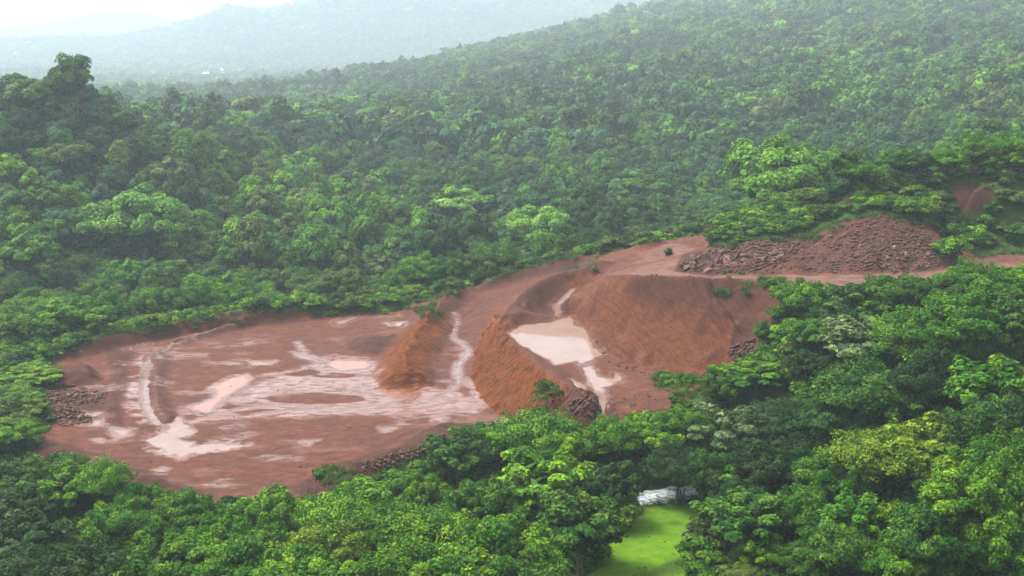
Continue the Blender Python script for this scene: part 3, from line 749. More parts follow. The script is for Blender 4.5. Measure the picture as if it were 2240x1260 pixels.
def trunk_mesh(seed, h, pads, r0, fork=.35, nl=7):
    r = np.random.default_rng(seed + 500); V, Fc = [], []
    fz = h * fork; lean = r.normal(0, .05 * h, 2)
    tube(V, Fc, [(0, 0, -.6), (lean[0] * .3, lean[1] * .3, fz * .5), (lean[0] * .6, lean[1] * .6, fz), (lean[0], lean[1], h * .72)], [r0 * 1.35, r0, r0 * .85, r0 * .35], 7)
    for p in pads[r.permutation(len(pads))[:nl]]:
        s = np.array([lean[0] * .6, lean[1] * .6, fz * r.uniform(.8, 1.2)])
        m_ = s * .5 + p * .5 + np.array([0, 0, -.08 * h]) + r.normal(0, .1, 3)
        tube(V, Fc, [s, m_, p], [r0 * .5, r0 * .3, r0 * .1], 5)
    return mesh_np('trunk', np.array(V), np.array(Fc), BARK)
def proto(seed, R, h, npad, nleaf, lsize, **kw):
    zc = h * kw.pop('cz', .60); zr = h * kw.pop('cr', .40); fork = kw.pop('fork', .35); r0 = kw.pop('r0', .16 + h * .008)
    me, pads = crown_mesh(seed, R * .8, zc, zr * .8, npad, nleaf, lsize, **kw)
    return {'crown': me, 'trunk': trunk_mesh(seed, h, pads, r0, fork), 'R': R, 'h': h}
NEAR = [proto(100 + i, 4.5, 8.0, 90 + 20 * (i % 3), 19000, .30, shape=('round', 'round', 'open')[i % 3], padr=((.13, .27), (.11, .24), (.14, .32))[i % 3], flat=(.8, .9, .7)[i % 3], up=.5, elong=(1.7, 1.4, 2.0)[i % 3]) for i in range(7)]
SPRAY = [proto(150 + i, 4.0, 8.0, 60, 7000, .46, padr=(.12, .24), flat=.6, up=.7, inner=.06, elong=1.9) for i in range(3)]
MID = [proto(200 + i, 5.0, 13.0, 60 + 10 * (i % 3), 6000, .62, cz=.58, cr=.44, flat=.85, cn=1.0, rn=.40, pvr=.5, shape=('round', 'round', 'conic', 'umbrella')[i % 4], padr=(.15, .32)) for i in range(8)]
GIANT = [proto(240 + i, 12.0, 21.0, 120, 20000, .75, cz=.54, cr=.46, shape='round', padr=(.13, .25), r0=.55, flat=.8, pvr=.4, cn=.8, rn=.42) for i in range(3)]
BUSH = [proto(280 + i, 1.6, 2.2, 16, 1500, .30, cz=.42, cr=.5, fork=.12, r0=.06, padr=(.3, .5), inner=.1) for i in range(5)]
LONE = [proto(300, 2.6, 5.2, 30, 1500, .30, cz=.60, cr=.42, fork=.28, r0=.10, padr=(.22, .34), inner=.02)]
FARP = [crown_mesh(320 + i, 4.4, 7.0, 5.2, 26, 760, 1.35, padr=(.22, .40), cn=1.1, rn=.32, pvr=.4, flat=.85)[0] for i in range(5)]
FARTHEST = [crown_mesh(340 + i, 4.6, 5.5, 4.6, 12, 150, 2.8, padr=(.3, .45), cn=1.1, rn=.3, pvr=.4)[0] for i in range(4)]
print('protos', round(time.time() - T0, 1))

# leaf colours: (spoken colour, albedo)
TINTS = {
    'lime': ('lime-green', (.072, .185, .007)), 'fresh': ('fresh light green', (.075, .185, .018)), 'bright': ('bright green', (.042, .130, .005)), 'mid': ('mid-green', (.030, .094, .007)),
    'deep': ('deep green', (.015, .056, .009)), 'olive': ('olive-green', (.060, .098, .014)), 'yellow': ('yellow-green', (.088, .160, .008)),
    'pale': ('pale grey-green', (.072, .125, .040)), 'blue': ('bluish green', (.024, .075, .028))}
def jit(t, k=.14):
    f = 1 + random.uniform(-k, k); g = 1 + random.uniform(-k * .5, k * .5)
    return (t[0] * f * g, t[1] * f, t[2] * f)
TREES = []          # dicts for labelling afterwards
def copy_tree(kind, pr, x, y, sx, sz, tint, rot=None, cat='tree'):
    z = float(hgt(x, y))
    root = bpy.data.objects.new(kind, None); COL.objects.link(root)
    root.location = (x, y, z - .1); root.rotation_euler = (0, 0, random.uniform(0, 6.28) if rot is None else rot); root.scale = (sx, sx, sz)
    root.empty_display_size = .5
    root['category'] = cat
    a = bpy.data.objects.new('trunk' if cat == 'tree' else 'stem', pr['trunk']); COL.objects.link(a); a.parent = root
    b = bpy.data.objects.new('crown' if cat == 'tree' else 'foliage', pr['crown']); COL.objects.link(b); b.parent = root
    b['tint'] = [v * (1.48 if kind == 'forest_tree' else 1.22) for v in jit(TINTS[tint][1])]
    top = z + pr['h'] * sz * .97
    px, py, dep = proj(x, y, z + pr['h'] * sz * .6)
    TREES.append(dict(o=root, kind=kind, tint=tint, px=float(px), py=float(py), w=2 * pr['R'] * sx * F / float(dep), h=pr['h'] * sz, x=x, y=y, top=float(proj(x, y, top)[1]), d=float(dep), R=pr['R'] * sx))
    return root
def place_top(px, py, h, t0=80.0, t1=480.0):
    dx, dy, dz = ray(px, py)
    t = np.arange(t0, t1, .5)
    x, y, z = dx * t, dy * t, CAM_Z + dz * t
    ok = z - hgt(x, y) <= h
    k = int(np.argmax(ok)) if ok.any() else len(t) - 1
    return float(x[k]), float(y[k]), float(t[k])
FG = [  # crown top pixel, width px, height m, colour
 (40,1000,230,8,'mid'),(130,1015,170,7,'bright'),(232,1012,120,6,'lime'),(312,1062,140,6,'bright'),(245,1105,200,8,'bright'),(55,1120,250,9,'deep'),(400,1082,170,6,'bright'),
 (470,1130,220,8,'bright'),(585,1078,180,7,'lime'),(350,1180,240,8,'bright'),(560,1172,260,8,'bright'),(180,1205,260,9,'deep'),(735,1085,190,7,'lime'),(820,1048,180,7,'bright'),
 (700,1150,250,8,'yellow'),(905,1035,160,7,'bright'),(870,1112,240,8,'bright'),(1002,940,170,7.5,'mid'),(1075,932,170,7,'mid'),(1172,908,200,7.5,'bright'),(1252,926,150,6.5,'lime'),
 (1190,985,250,9,'lime'),(1060,1050,200,8,'mid'),(960,1130,250,8.5,'lime'),(1100,1135,270,9,'bright'),(1275,1075,240,9,'mid'),(1362,1085,90,3.6,'olive'),(850,1205,220,8,'lime'),
 (1130,1190,240,8,'mid'),(1015,1212,240,8,'lime'),(1340,922,140,6.5,'bright'),(1425,906,170,6.5,'lime'),(1505,890,140,6.5,'bright'),(1592,878,220,8,'pale'),(1545,985,140,7,'mid'),
 (1685,958,190,8,'deep'),(1582,806,110,6.5,'mid'),(1655,790,180,5,'bright'),(1672,702,56,4,'bright'),(1762,614,160,7,'bright'),(1840,655,130,6,'deep'),(1885,618,180,7,'mid'),
 (1965,600,170,6,'bright'),(2062,598,190,7,'mid'),(2160,578,190,7,'bright'),(2232,572,150,7,'lime'),(1905,692,250,9,'pale'),(2005,678,210,8.5,'bright'),(2125,640,250,9,'bright'),
 (2225,650,200,8,'mid'),(1785,765,150,5,'deep'),(1905,795,240,8.5,'mid'),(2055,765,190,9,'deep'),(2185,785,250,9.5,'bright'),(1725,880,180,6,'deep'),(1850,872,210,7,'deep'),
 (2165,880,240,9,'mid'),(2052,900,220,8.5,'yellow'),(1955,945,240,8,'yellow'),(1842,985,190,7,'bright'),(2205,965,220,9,'bright'),(1645,1062,230,8,'mid'),(1612,1050,170,7.5,'deep'),
 (1745,1072,190,6.5,'bright'),(2135,1010,270,9,'lime'),(1885,1085,200,7,'bright'),(2045,1112,230,8,'mid'),(2205,1105,230,8.5,'bright'),(1845,1150,200,6,'mid'),(1662,1172,110,4.5,'lime'),
 (1955,1180,190,6.5,'bright'),(2085,1185,140,6,'mid'),(1485,975,140,7,'deep'),(1340,1000,150,7.5,'deep'),(640,1205,230,7.5,'lime'),(60,1210,220,8,'deep'),(470,1235,220,7,'bright'),
 (740,1240,200,7,'lime'),(1130,1050,150,7,'bright'),(300,1240,220,7,'bright'),(780,1130,170,7,'mid'),(40,1060,170,7,'deep'),(660,1100,150,5.5,'bright'),
 (10,920,150,4,'lime'),(30,850,140,3.5,'fresh'),(60,800,150,3.5,'lime'),(1560,920,130,6,'bright'),(1640,900,130,5,'mid'),(1770,700,130,6,'bright'),(1980,820,180,7,'mid'),(2100,700,150,7,'mid'),
 (2240,860,200,9,'deep'),(1790,1010,150,6,'mid'),(1620,990,150,6,'bright'),(1760,1190,150,4.5,'mid'),(2235,1180,200,7,'mid'),(1640,1240,90,3,'olive')]
for i, (a, b, w, h, t) in enumerate(FG):
    x, y, dist = place_top(a, b, h)
    pr = SPRAY[i % 3] if (i % 4 == 1 or t == 'pale') else NEAR[i % 7]
    copy_tree('broadleaf_tree', pr, x, y, w * dist / F / (2 * pr['R']), h / pr['h'], t)
x, y, dist = zray(1192, 925)[0], zray(1192, 925)[1], 0
lone = place_top(1195, 832, 5.0)
LONE_O = copy_tree('small_tree', LONE[0], lone[0], lone[1], .92, .98, 'mid')
xb, yb, _ = place_top(1992, 606, 7.0)
rb = bpy.data.objects.new('bare_tree', None); COL.objects.link(rb); rb.location = (xb, yb, float(hgt(xb, yb)) - .1)
rb['label'] = 'pale leafless tree with thin forked branches among the leafy crowns'; rb['category'] = 'tree'
def bare_tree():
    q = random.Random(5); V, Fc = [], []
    tube(V, Fc, [(0, 0, -.5), (.1, 0, 2), (.2, .1, 4)], [.16, .12, .09], 6)
    link('trunk', mesh_np('trunk', np.array(V), np.array(Fc), PALEBARK), rb)
    for k in range(11):
        V, Fc = [], []; a = k * 2.4; l = q.uniform(1.2, 2.2)
        s0 = np.array([.2, .1, q.uniform(2.2, 4)]); m_ = s0 + np.array([math.cos(a) * l * .5, math.sin(a) * l * .5, l * .6]); e_ = m_ + np.array([math.cos(a + .5) * l * .5, math.sin(a + .5) * l * .5, l * .55])
        tube(V, Fc, [s0, m_, e_], [.07, .05, .02], 5)
        for j in range(3): 
            b_ = m_ + (e_ - m_) * q.uniform(0, .8); tube(V, Fc, [b_, b_ + np.array([q.uniform(-.6, .6), q.uniform(-.6, .6), q.uniform(.2, .8)])], [.035, .012], 4)
        link('branch', mesh_np('branch', np.array(V), np.array(Fc), PALEBARK), rb)
bare_tree()
FOREST_HAND = [ # crown top pixel, width px, height m, colour, proto list
 (300,394,265,21,'fresh',GIANT,2),(140,295,110,13,'olive',MID,1),(258,298,62,13,'yellow',MID,2),(372,338,130,13,'olive',MID,0),(155,106,100,18,'mid',MID,5),(60,152,130,15,'mid',MID,1),
 (362,164,150,16,'olive',MID,0),(1000,398,170,16,'fresh',MID,4),(1188,438,180,16,'fresh',GIANT,0),(1712,304,290,22,'fresh',GIANT,1),(1400,362,170,16,'mid',MID,4),(600,583,140,8,'mid',NEAR,1),
 (682,586,110,8,'mid',NEAR,2),(440,607,120,9,'bright',NEAR,0),(330,622,130,9,'bright',NEAR,4),(140,668,190,8,'bright',NEAR,3),(55,690,170,8,'bright',NEAR,5),(930,568,110,9,'bright',NEAR,6),
 (832,552,100,10,'olive',MID,0),(760,600,120,8,'olive',NEAR,1),(1000,562,100,8,'mid',NEAR,3),(1085,540,120,8,'mid',NEAR,2),(1975,322,100,6,'mid',NEAR,1),(2140,318,100,7,'bright',NEAR,2),
 (1998,378,110,5,'deep',NEAR,4),(1880,385,100,5,'bright',NEAR,5),(2210,335,110,7,'bright',NEAR,0),(1300,505,120,8,'deep',NEAR,5),(1215,520,110,8,'mid',NEAR,0),(1400,480,110,8,'mid',NEAR,6),
 (1480,455,120,8,'mid',NEAR,3),(1560,430,130,8,'mid',NEAR,2),(1640,432,120,6,'bright',NEAR,1),(1790,430,100,4,'bright',NEAR,0),(1680,455,110,4,'mid',NEAR,4),(230,640,120,8,'bright',NEAR,6),
 (60,500,150,13,'bright',MID,0),(20,400,140,14,'mid',MID,5),(520,620,90,7,'bright',NEAR,3),(880,590,80,7,'mid',NEAR,5),(1850,350,90,8,'mid',MID,1),(2070,360,90,5,'lime',NEAR,6),(2220,410,100,5,'bright',NEAR,3)]
for i, (a, b, w, h, t, pl, k) in enumerate(FOREST_HAND):
    rt = i * 1.7
    x, y, dist = place_top(a, b, h, 212 if 600 < a < 1800 and b < 570 else 178 if a >= 1800 else float(np.interp(a, [0, 150, 400, 660, 900], [180, 178, 200, 207, 213])))
    pr = pl[k % len(pl)]
    copy_tree('forest_tree', pr, x, y, w * dist / F / (2 * pr['R']), h / pr['h'], t, rt)

# where the near trees may stand: nothing grows so tall that it hides the dug ground
EDGE = np.array([(-200,830),(100,985),(200,1015),(300,1060),(420,1085),(650,1085),(720,1050),(800,1040),(900,1005),(975,945),(1100,930),(1300,918),(1440,905),(1500,890),(1560,830),(1640,785),(1690,700),(1720,640),(1800,622),(2000,610),(2140,600),(2400,575)], float)
taken = np.array([(t['x'], t['y'], t['R']) for t in TREES])
BTOP = np.array([(-200,740),(0,735),(150,745),(250,725),(400,698),(520,682),(660,668),(830,655),(960,640),(1030,620),(1150,588),(1250,560),(1330,540),(1420,525),(1500,505),(1570,495),(1700,515),(1780,506),(1850,478),(1930,462),(2035,478),(2070,520),(2140,555),(2400,545)], float)
def free(x, y, k=.62):
    return ((np.hypot(taken[:, 0] - x, taken[:, 1] - y) > taken[:, 2] * k)).all()

# forest: jittered positions over the valley and hills
cand = []
def scatter(d0, d1, step, r):
    o = []
    dd = d0
    while dd < d1:
        half = (W / 2 + 330) / F * dd
        xs = np.arange(-half, half, step) + r.uniform(0, step)
        o.append(np.stack([xs + r.uniform(-.42, .42, len(xs)) * step, dd + r.uniform(-.42, .42, len(xs)) * step], 1)); dd += step * .9
    return np.concatenate(o)
r = np.random.default_rng(31)
near_f = scatter(150, 420, 7.0, r); far_f = scatter(420, 1300, 8.2, r); fst = scatter(1300, 3300, 14, r); fst2 = scatter(3300, 6200, 25, r)
HOUSES = [(455,166,0),(490,158,1),(520,165,2),(533,171,3),(505,172,4)]
def keep_pts(p, tall):
    x, y = p[:, 0], p[:, 1]; z = hgt(x, y)
    b = np.maximum.reduce([samp(BARE, x + a, y + c_) for a, c_ in ((0, 0), (2.5, 0), (-2.5, 0), (0, 2.5), (0, -2.5))])
    px, py, dep = proj(x, y, z)
    tx, ty, _ = proj(x, y, z + tall)
    ok = (b < .3) & (samp(LOW, x, y) < .3)
    return ok, z, px, py, ty
ok, z, px, py, ty = keep_pts(near_f, 12)
# behind the dug site only; near the rim the forest is lower
behind = (near_f[:, 1] > np.interp(px, [-300, 0, 600, 1000, 1300, 1600, 1700, 2000, 2300], [172, 188, 200, 206, 205, 205, 205, 200, 190]))
ok &= behind
nf = near_f[ok]
HANDF = []
for q in TREES:
    if q['kind'] == 'forest_tree':
        hp = q['h'] * F / q['d']; HANDF.append(dict(d=q['d'], px=q['px'], w=q['w'], top=q['top'], clear=(.8 if q['w'] > 240 and q['px'] < 500 else .55 if q['w'] > 150 else .35) * hp))
rows = []
for x, y in nf:
    if not free(x, y): continue
    rim = y - np.interp(W / 2 + F * x / y, [0, 600, 1000, 1300, 1600, 1800, 2300], [190, 203, 207, 207, 208, 205, 195])
    right = W / 2 + F * x / y > 1750
    pxa, _, dpa = proj(x, y, float(hgt(x, y)))
    h = random.choice((8.5, 10.5, 12, 13, 15.5)) * random.uniform(.85, 1.12) * (0.55 + .45 * float(sstep(6, 38, rim)))
    if right and y < 260: h = random.uniform(3.5, 6.5)
    if pxa < 340 and 240 < y < 370: h = min(h, random.uniform(9, 11.5))
    for q in HANDF:
        if dpa < q['d'] - 1 and abs(pxa - q['px']) < q['w'] * .5 + 8:
            zlim = CAM_Z - (y * sp + 0) * 0
            ylim = q['top'] + q['clear']
            zt = CAM_Z + y * (-sp + (H / 2 - ylim) / F * cp) / (cp + (H / 2 - ylim) / F * sp)
            h = min(h, max(4.5, zt - float(hgt(x, y))))
    rows.append((x, y, h))
rows.sort(key=lambda t: t[1])
def tint_at(x, y):
    n_ = fbm(np.array([x]), np.array([y]), 45, 3, 77)[0] + random.gauss(0, .33)
    return 'deep' if n_ < -.28 else 'blue' if n_ < -.1 else 'mid' if n_ < .2 else 'bright' if n_ < .5 else 'olive' if n_ < .68 else 'lime'
IND = 245
for x, y, h in rows[:IND]:
    if h < 9: pr = random.choice(NEAR); k = h / 8.0 * random.uniform(.8, 1)
    else: pr = random.choice(MID); k = h / 13.0
    copy_tree('forest_tree', pr, x, y, (k ** .6) * random.uniform(.72, 1.12), k, tint_at(x, y))

# the rest of the forest: one object
pts_all = []
for x, y, h in rows[IND:]: pts_all.append((x, y, h / 13.0, 0))
for arr, cls in ((far_f, 1), (fst, 2), (fst2, 3)):
    x, y = arr[:, 0], arr[:, 1]
    z = hgt(x, y); px, py, _ = proj(x, y, z + 2)
    fld = np.zeros(len(x))
    for a, b, rx, ry in FIELDS: fld = np.maximum(fld, np.hypot((px - a) / rx, (py - b) / ry) < 1.0)
    okk = (fld < .5) & (px > -250) & (px < W + 250)
    hx = np.array([zfar(a, b) for a, b, _ in HOUSES])
    for u, v in hx: okk &= ~((np.abs(x - u) < 24) & (y > v - 420) & (y < v + 25))
    for u, v in zip(x[okk], y[okk]): pts_all.append((u, v, random.choice((.7, .9, 1.05, 1.2, 1.5)) * random.uniform(.9, 1.1), cls))
pts_all = np.array(pts_all)
fx, fy, fk, fc = pts_all.T
fz = hgt(fx, fy) - .2
# drop what lies behind the hills
print('forest points', len(fx), round(time.time() - T0, 1))
tn = fbm(fx, fy, 60, 3, 78) + r.normal(0, .32, len(fx))
keys = np.array([TINTS[k][1] for k in ('deep', 'blue', 'mid', 'bright', 'olive', 'lime')])
ti = np.digitize(tn, [-.3, -.08, .25, .55, .72])
tint = keys[ti] * r.uniform(.85, 1.2, (len(fx), 1)) * 1.48
sources = [p['crown'] for p in MID] + FARP + FARTHEST
idx = np.where(fc == 0, r.integers(0, len(MID), len(fx)), np.where(fc == 1, len(MID) + r.integers(0, len(FARP), len(fx)), len(MID) + len(FARP) + r.integers(0, len(FARTHEST), len(fx))))
scl = np.stack([fk * r.uniform(.8, 1.15, len(fx)), fk * r.uniform(.8, 1.15, len(fx)), fk * r.uniform(.85, 1.25, len(fx))], 1)
scl[fc == 1] *= 1.15
scl[fc == 0, :2] = scl[fc == 0, :2] ** .7
scl[fc == 2] *= 1.75; scl[fc == 2, 2] *= .8; scl[fc == 3] *= 3.0; scl[fc == 3, 2] *= .6
def instancer(name, co, idx, scl, tint, sources, label):
    me = bpy.data.meshes.new(name); me.vertices.add(len(co)); me.vertices.foreach_set('co', co.astype(np.float32).ravel())
    a = me.attributes.new('idx', 'INT', 'POINT'); a.data.foreach_set('value', idx.astype(np.int32))
    a = me.attributes.new('scl', 'FLOAT_VECTOR', 'POINT'); a.data.foreach_set('vector', scl.astype(np.float32).ravel())
    rot = np.zeros((len(co), 3)); rot[:, 2] = r.uniform(0, 6.28, len(co))
    a = me.attributes.new('rot', 'FLOAT_VECTOR', 'POINT'); a.data.foreach_set('vector', rot.astype(np.float32).ravel())
    a = me.attributes.new('tint', 'FLOAT_COLOR', 'POINT'); a.data.foreach_set('color', np.c_[tint, np.ones(len(co))].astype(np.float32).ravel())
    me.materials.append(LEAF)
    o = link(name, me); o['kind'] = 'stuff'; o['label'] = label
    ng = bpy.data.node_groups.new(name, 'GeometryNodeTree')
    ng.interface.new_socket('Geometry', in_out='INPUT', socket_type='NodeSocketGeometry'); ng.interface.new_socket('Geometry', in_out='OUTPUT', socket_type='NodeSocketGeometry')
    gi, go = ng.nodes.new('NodeGroupInput'), ng.nodes.new('NodeGroupOutput')
    jn = ng.nodes.new('GeometryNodeJoinGeometry')
    def named(nm, t):
        q = ng.nodes.new('GeometryNodeInputNamedAttribute'); q.data_type = t; q.inputs[0].default_value = nm; return q.outputs[0]
    ia, sa, ra = named('idx', 'INT'), named('scl', 'FLOAT_VECTOR'), named('rot', 'FLOAT_VECTOR')
    for k, src in enumerate(sources):
        so = bpy.data.objects.new(name + '_leaf_clump', src)
        oi = ng.nodes.new('GeometryNodeObjectInfo'); oi.inputs['Object'].default_value = so; oi.inputs['As Instance'].default_value = True
        cm = ng.nodes.new('FunctionNodeCompare'); cm.data_type = 'INT'; cm.operation = 'EQUAL'
        ng.links.new(ia, cm.inputs[2]); cm.inputs[3].default_value = k
        ip = ng.nodes.new('GeometryNodeInstanceOnPoints')
        ng.links.new(gi.outputs[0], ip.inputs['Points']); ng.links.new(cm.outputs[0], ip.inputs['Selection']); ng.links.new(oi.outputs['Geometry'], ip.inputs['Instance'])
        ng.links.new(ra, ip.inputs['Rotation']); ng.links.new(sa, ip.inputs['Scale'])
        ng.links.new(ip.outputs[0], jn.inputs[0])
    ng.links.new(jn.outputs[0], go.inputs[0])
    md = o.modifiers.new('scatter', 'NODES'); md.node_group = ng
    return o
instancer('forest', np.stack([fx, fy, fz], 1), idx, scl, tint, sources, 'dense green forest covering the valley and hills')

# undergrowth and shrubs on the slopes around the dug site
r = np.random.default_rng(41)
X, Y = np.meshgrid(np.arange(-95, 100, 2.3), np.arange(84, 206, 2.3))
ux = X.ravel() + r.uniform(-1, 1, X.size); uy = Y.ravel() + r.uniform(-1, 1, X.size)
uz = hgt(ux, uy); upx, upy, udep = proj(ux, uy, uz)
b = np.maximum.reduce([samp(BARE, ux + a, uy + c_, 0) for a, c_ in ((0, 0), (.8, 0), (-.8, 0), (0, .8), (0, -.8))])
ok = (b < .4) & (samp(LOW, ux, uy) < .3) & (upx > -150) & (upx < W + 150) & (upy < H + 120)
uh = r.uniform(1.2, 3.0, len(ux))
_, utop, _ = proj(ux, uy, uz + uh)
limit = np.interp(upx, EDGE[:, 0], EDGE[:, 1])
# low plants where something taller would hide the red ground
front = uy < np.interp(upx, [0, 600, 1000, 1300, 1650, 1720, 2240], [130, 130, 134, 136, 150, 158, 165])
uh = np.where(front & (utop < limit - 6), np.clip(uh * .4, .5, 1.0), uh)
ok &= ~(front & (proj(ux, uy, uz + uh)[1] < limit - 22))
ux, uy, uz, uh, upx, upy = (q[ok] for q in (ux, uy, uz, uh, upx, upy))
vis_u = np.where(uy > 150, 0, 1)
SH = []
tt = ('bright', 'mid', 'lime', 'bright', 'olive', 'deep')
# weed patches on the bare ground: shrubs of their own
for a, b_, n_, h0 in ((640,676,5,1.4),(760,672,7,1.5),(850,662,6,1.4),(1590,530,5,1.6),(1660,515,4,1.6),(1720,508,5,1.8),(1470,838,4,1.3),(1500,842,3,1.3),(1450,560,1,1.5),(1308,596,1,1.0),(725,1040,4,.8),(1960,462,4,2.2),(2000,470,3,2.4),(1900,452,4,2.0),(1850,462,3,1.8),(470,703,2,.9),(330,715,2,1.0),(1700,620,2,1.0),(2065,560,2,3.0),(130,765,3,1.5),(60,780,4,1.8),(1800,470,4,1.8),(1760,478,4,1.8)):
    for k in range(n_):
        x, y, _ = zray(a + random.uniform(-1, 1) * (6 + 7 * n_), b_ + random.uniform(-1, 1) * 5)
        SH.append((x, y, h0 * random.uniform(.7, 1.25), random.choice(('bright', 'lime', 'mid', 'olive', 'bright'))))
for pxr in np.arange(30, 1020, 19):
    x, y, _ = zray(pxr, float(np.interp(pxr, BTOP[:, 0], BTOP[:, 1])) + 7)
    SH.append((x, y + random.uniform(1.5, 5.5), random.uniform(1.4, 2.6), random.choice(('lime', 'bright', 'bright', 'fresh', 'olive'))))
order = np.argsort(uy + r.uniform(0, 40, len(uy)))
back = [k for k in order if uy[k] > 150][:85]; frt = [k for k in order if uy[k] <= 150 and upy[k] < H + 20][:80]
used = set(back) | set(frt)
for k in list(back) + list(frt): SH.append((ux[k], uy[k], uh[k], random.choice(tt)))
for x, y, h, t in SH[:300]:
    pr = random.choice(BUSH); k = h / pr['h']
    copy_tree('shrub', pr, float(x), float(y), k * random.uniform(.9, 1.4), k, t, cat='shrub')
rest = np.array([k for k in range(len(ux)) if k not in used])
X, Y = np.meshgrid(np.arange(-190, 200, 3.6), np.arange(207, 345, 3.6))
wx = X.ravel() + r.uniform(-1.7, 1.7, X.size); wy = Y.ravel() + r.uniform(-1.7, 1.7, X.size)
ux = np.r_[ux, wx]; uy = np.r_[uy, wy]; uz = np.r_[uz, hgt(wx, wy)]; uh = np.r_[uh, r.uniform(2, 4.2, len(wx))]
rest = np.r_[rest, np.arange(len(ux) - len(wx), len(ux))]
kk = uh[rest] / 2.2
tk = np.array([TINTS[t][1] for t in tt])[r.integers(0, len(tt), len(rest))] * r.uniform(.8, 1.2, (len(rest), 1))
fr = blur(BARE, 3.0); qx = r.uniform(GX0 + 3, GX1 - 3, 9000); qy = r.uniform(GY0 + 3, 210, 9000)
fq = samp(fr, qx, qy); okq = (fq > .2) & (fq < .8) & (samp(LOW, qx, qy) < .3) & (fbm(qx, qy, 6, 3, 95) > -.12) & (samp(ALLW, qx, qy, -9) < -1)
qx, qy = qx[okq], qy[okq]
rest = np.r_[rest, len(ux) + np.arange(len(qx))]
ux = np.r_[ux, qx]; uy = np.r_[uy, qy]; uz = np.r_[uz, hgt(qx, qy)]; uh = np.r_[uh, r.uniform(.25, .95, len(qx))]
kk = uh[rest] / 2.2; tk = np.array([TINTS[t][1] for t in tt])[r.integers(0, len(tt), len(rest))] * r.uniform(.9, 1.3, (len(rest), 1))
instancer('undergrowth', np.stack([ux[rest], uy[rest], uz[rest] - .1], 1), r.integers(0, len(BUSH), len(rest)), np.stack([kk * 1.3, kk * 1.3, kk], 1), tk, [p['crown'] for p in BUSH], 'dense green undergrowth on the slopes around the dug ground')

# grass tufts on lawn edge, weedy rims and mound
def tuft_mesh(seed):
    r2 = np.random.default_rng(seed); n_ = 60
    p = r2.normal(0, .22, (n_, 3)); p[:, 2] = 0
    d = r2.normal(0, .45, (n_, 3)); d[:, 2] = 1; hh = r2.uniform(.25, .6, n_)[:, None]
    s = np.cross(d, [0, 0, 1.0]); s = s / (np.linalg.norm(s, axis=1, keepdims=True) + 1e-6) * .035
    v = np.stack([p - s, p + s, p + d * hh * .6 + s * .6, p + d * hh], 1).reshape(-1, 3)
    return mesh_np('tuft', v, np.arange(n_ * 4).reshape(n_, 4), LEAF, False, {'var': np.repeat(r2.uniform(0, 1, n_), 4), 'padvar': np.full(n_ * 4, r2.uniform(.2, .9))})
TUFT = [tuft_mesh(900 + i) for i in range(3)]
gxr = r.uniform(GX0 + 2, GX1 - 2, 60000); gyr = r.uniform(GY0 + 2, 205, 60000)
bb = samp(BARE, gxr, gyr); lw = samp(LAWN, gxr, gyr); lo = samp(LOW, gxr, gyr)
gp, gq, _ = proj(gxr, gyr, hgt(gxr, gyr))
ok = (gp > -50) & (gp < W + 50) & (gq < H + 40) & (((bb > .06) & (bb < .8)) | ((lo > .4) & (lw < .15) & (r.uniform(size=60000) < .8)) | ((bb <= .06) & (r.uniform(size=60000) < .12)))
gxr, gyr, lw = gxr[ok], gyr[ok], lw[ok]
gt = np.where(lw[:, None] > .3, np.array([[.095, .19, .006]]), np.array([[.085, .15, .022]])) * r.uniform(.75, 1.25, (len(gxr), 1))
gs = np.where(lw > .3, .28, 1.0) * r.uniform(.6, 1.4, len(gxr))
instancer('grass', np.stack([gxr, gyr, hgt(gxr, gyr) - .03], 1), r.integers(0, 3, len(gxr)), np.stack([gs] * 3, 1), gt, TUFT, 'tufts of green grass on the lawn and along the edges of the red ground')
print('plants', round(time.time() - T0, 1), len(gxr))

# ------------------------------------------------------------------ rocks
import bmesh
def rock_mesh(seed):
    r2 = random.Random(seed); bm = bmesh.new()
    for _ in range(16):
        v = Vector((r2.gauss(0, 1), r2.gauss(0, 1), r2.gauss(0, 1))).normalized() * r2.uniform(.8, 1.1)
        bm.verts.new((v.x * .55, v.y * .45, v.z * .42))
    res = bmesh.ops.convex_hull(bm, input=bm.verts)
    for g in [q for q in res['geom_interior'] if isinstance(q, bmesh.types.BMVert)]: bm.verts.remove(g)
    me = bpy.data.meshes.new('rock'); bm.to_mesh(me); bm.free(); me.materials.append(ROCK)
    return me
ROCKS = [rock_mesh(i) for i in range(8)]
PILES = [ # polygon in the photo, how many rocks, size range, label, group
 ([(1478,592),(1500,566),(1570,555),(1650,560),(1720,545),(1705,575),(1640,596),(1560,600)], 95, (.4, 1.6), 'dark laterite block in the heap beside the upper road', 'rocks heaped beside the upper road'),
 ([(1560,550),(1640,528),(1740,524),(1770,545),(1700,560)], 25, (.4, .8), 'brown stone on the crest of the long spoil bank', 'stones along the spoil bank crest'),
 ([(1870,585),(1880,540),(1960,520),(2050,530),(2080,560),(2040,590),(1950,600)], 52, (.32, 1.2), 'brown stone fallen below the tall red spoil heap', 'stones fallen below the tall spoil heap'),
 ([(95,880),(100,840),(160,845),(235,860),(225,885),(160,890),(210,925),(130,935)], 58, (.3, 1.15), 'grey-brown rock in the rubble by the curved track', 'rubble rocks by the curved track'),
 ([(1245,905),(1250,875),(1290,868),(1312,905),(1290,916)], 20, (.3, .55), 'small brown stone on the mound beside the pond outlet', 'stones on the mound by the pond outlet'),
 ([(1590,790),(1600,760),(1650,740),(1660,775)], 18, (.35, .7), 'brown stone at the shrubby end of the cut wall', 'stones at the end of the cut wall'),
 ([(780,1040),(800,1015),(900,985),(970,950),(960,985),(860,1020)], 26, (.3, .6), 'dark clod on the spoil berm along the near rim', 'clods on the near spoil berm')]
